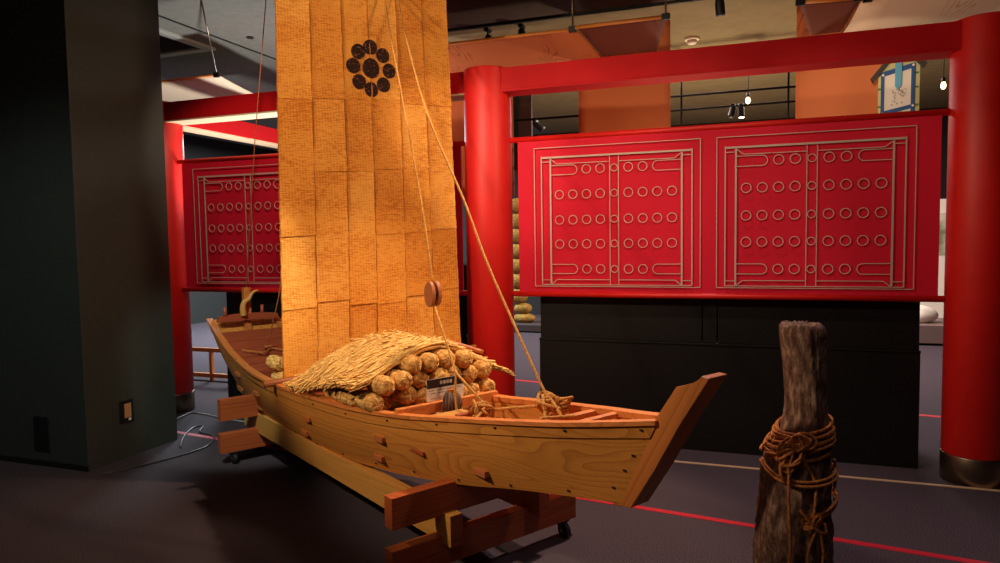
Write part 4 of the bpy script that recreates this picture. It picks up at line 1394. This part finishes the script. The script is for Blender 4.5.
# ------------------------------------------------------------------ lights
def light(name, typ, loc, target, energy, color, **kw):
    l = bpy.data.lights.new(name, typ)
    l.energy = energy
    l.color = color
    for k, v in kw.items():
        setattr(l, k, v)
    o = bpy.data.objects.new(name, l)
    COL.objects.link(o)
    o.location = loc
    d = Vector(target) - Vector(loc)
    o.rotation_euler = d.to_track_quat('-Z', 'Y').to_euler()
    return o


def BW(u, v, z):
    ca, sa = math.cos(-BANG), math.sin(-BANG)
    return BO + Vector((u * ca - v * sa, u * sa + v * ca, z))


WARM = (1.0, 0.74, 0.46)
WARM2 = (1.0, 0.82, 0.62)
light('sail_spot', 'SPOT', BW(3.3, 1.2, 3.35), BW(-0.5, 0.3, 1.75), 320, WARM, spot_size=1.0, spot_blend=0.45, shadow_soft_size=0.35)
light('boat_spot', 'SPOT', BW(0.9, 1.3, 3.35), BW(0.7, 0.0, 0.6), 260, WARM, spot_size=1.2, spot_blend=0.5, shadow_soft_size=0.05)
light('hull_spot', 'SPOT', BW(0.7, -3.0, 2.9), BW(0.6, 0.0, 2.1), 300, (1.0, 0.8, 0.54), spot_size=1.2, spot_blend=0.25, shadow_soft_size=0.08)
light('stern_spot', 'SPOT', (-1.75, 2.2, 3.35), (-1.85, 4.95, 0.75), 330, (0.86, 1.0, 0.86), spot_size=0.46, spot_blend=0.4, shadow_soft_size=0.06)
light('column_spot', 'SPOT', WP(-0.3, -2.8, 3.35), WP(-0.05, 0, 2.0), 190, WARM2, spot_size=0.42, spot_blend=0.6, shadow_soft_size=0.06)
for t_ in (0.55, 1.3, 2.15):
    light('banner_spot', 'SPOT', WP(t_ + 0.1, -2.4, 3.4), WP(t_, 0, 1.55), 62 if t_ < 1 else 48, WARM2, spot_size=0.74, spot_blend=0.6, shadow_soft_size=0.04)
light('left_banner_spot', 'SPOT', WP(-1.0, -1.3, 3.4), WP(-2.62, 0, 1.75), 120, WARM2, spot_size=0.74, spot_blend=0.6, shadow_soft_size=0.05)
light('floor_spot', 'SPOT', BW(0.9, 1.5, 3.4), (0.9, 3.0, 0.0), 130, (1.0, 0.84, 0.86), spot_size=1.5, spot_blend=0.8, shadow_soft_size=0.03)
light('front_floor_spot', 'SPOT', WP(2.6, -1.7, 3.4), WP(1.9, -2.0, 0.0), 40, (1.0, 0.82, 0.8), spot_size=1.4, spot_blend=0.8, shadow_soft_size=0.05)
light('pillar_fill', 'SPOT', (-3.0, 1.2, 3.3), (-3.1, 4.4, 1.1), 100, (0.86, 1.0, 0.92), spot_size=0.8, spot_blend=0.9, shadow_soft_size=0.1)  # added fill from behind the camera for the pillar's left face
light('hall_lamp', 'AREA', WP(1.5, 4.6, 3.35), WP(1.5, 4.6, 0), 380, (1.0, 0.86, 0.8), size=3.0)
light('left_hall_lamp', 'AREA', WP(-5.2, 4.8, 3.35), WP(-5.2, 4.8, 0), 700, (0.76, 0.93, 1.0), size=1.5)
light('room_lamp', 'AREA', WP(1.0, -4.5, 3.4), WP(0.6, -3.0, 0), 12, (1.0, 0.88, 0.78), size=2.0)
light('canopy_fill', 'SPOT', WP(1.2, 0.75, 1.4), WP(1.2, 1.1, 3.4), 46, (1.0, 0.72, 0.46), spot_size=2.6, spot_blend=0.6, shadow_soft_size=0.15)  # added fill hidden behind the right banner, brightens canopies and ceiling
light('left_ceiling_fill', 'SPOT', WP(-2.3, 0.7, 1.4), WP(-2.7, 0.8, 3.4), 165, (1.0, 0.98, 0.92), spot_size=2.4, spot_blend=0.6, shadow_soft_size=0.15)  # added fill hidden behind the left banner, brightens pale canopy and soffits
light('hall_ceiling_fill', 'SPOT', WP(1.3, 3.6, 1.3), WP(1.3, 3.8, 3.4), 220, (1.0, 0.76, 0.46), spot_size=2.6, spot_blend=0.6, shadow_soft_size=0.15)  # added fill out of view, brightens the far ceiling from below
light('sign_fill', 'SPOT', WP(2.35, 0.25, 2.66), WP(2.72, 1.55, 2.62), 30, WARM2, spot_size=1.1, spot_blend=0.5, shadow_soft_size=0.03)  # added fill tucked behind the beam to brighten the hanging sign

w = bpy.data.worlds.new('world')
sc.world = w
w.use_nodes = True
w.node_tree.nodes['Background'].inputs['Color'].default_value = (0.03, 0.025, 0.023, 1)
w.node_tree.nodes['Background'].inputs['Strength'].default_value = 1.0

sc.view_settings.view_transform = 'Standard'
sc.view_settings.look = 'None'
sc.view_settings.exposure = 0.0
sc.view_settings.gamma = 1.0
sc.view_settings.use_curve_mapping = False
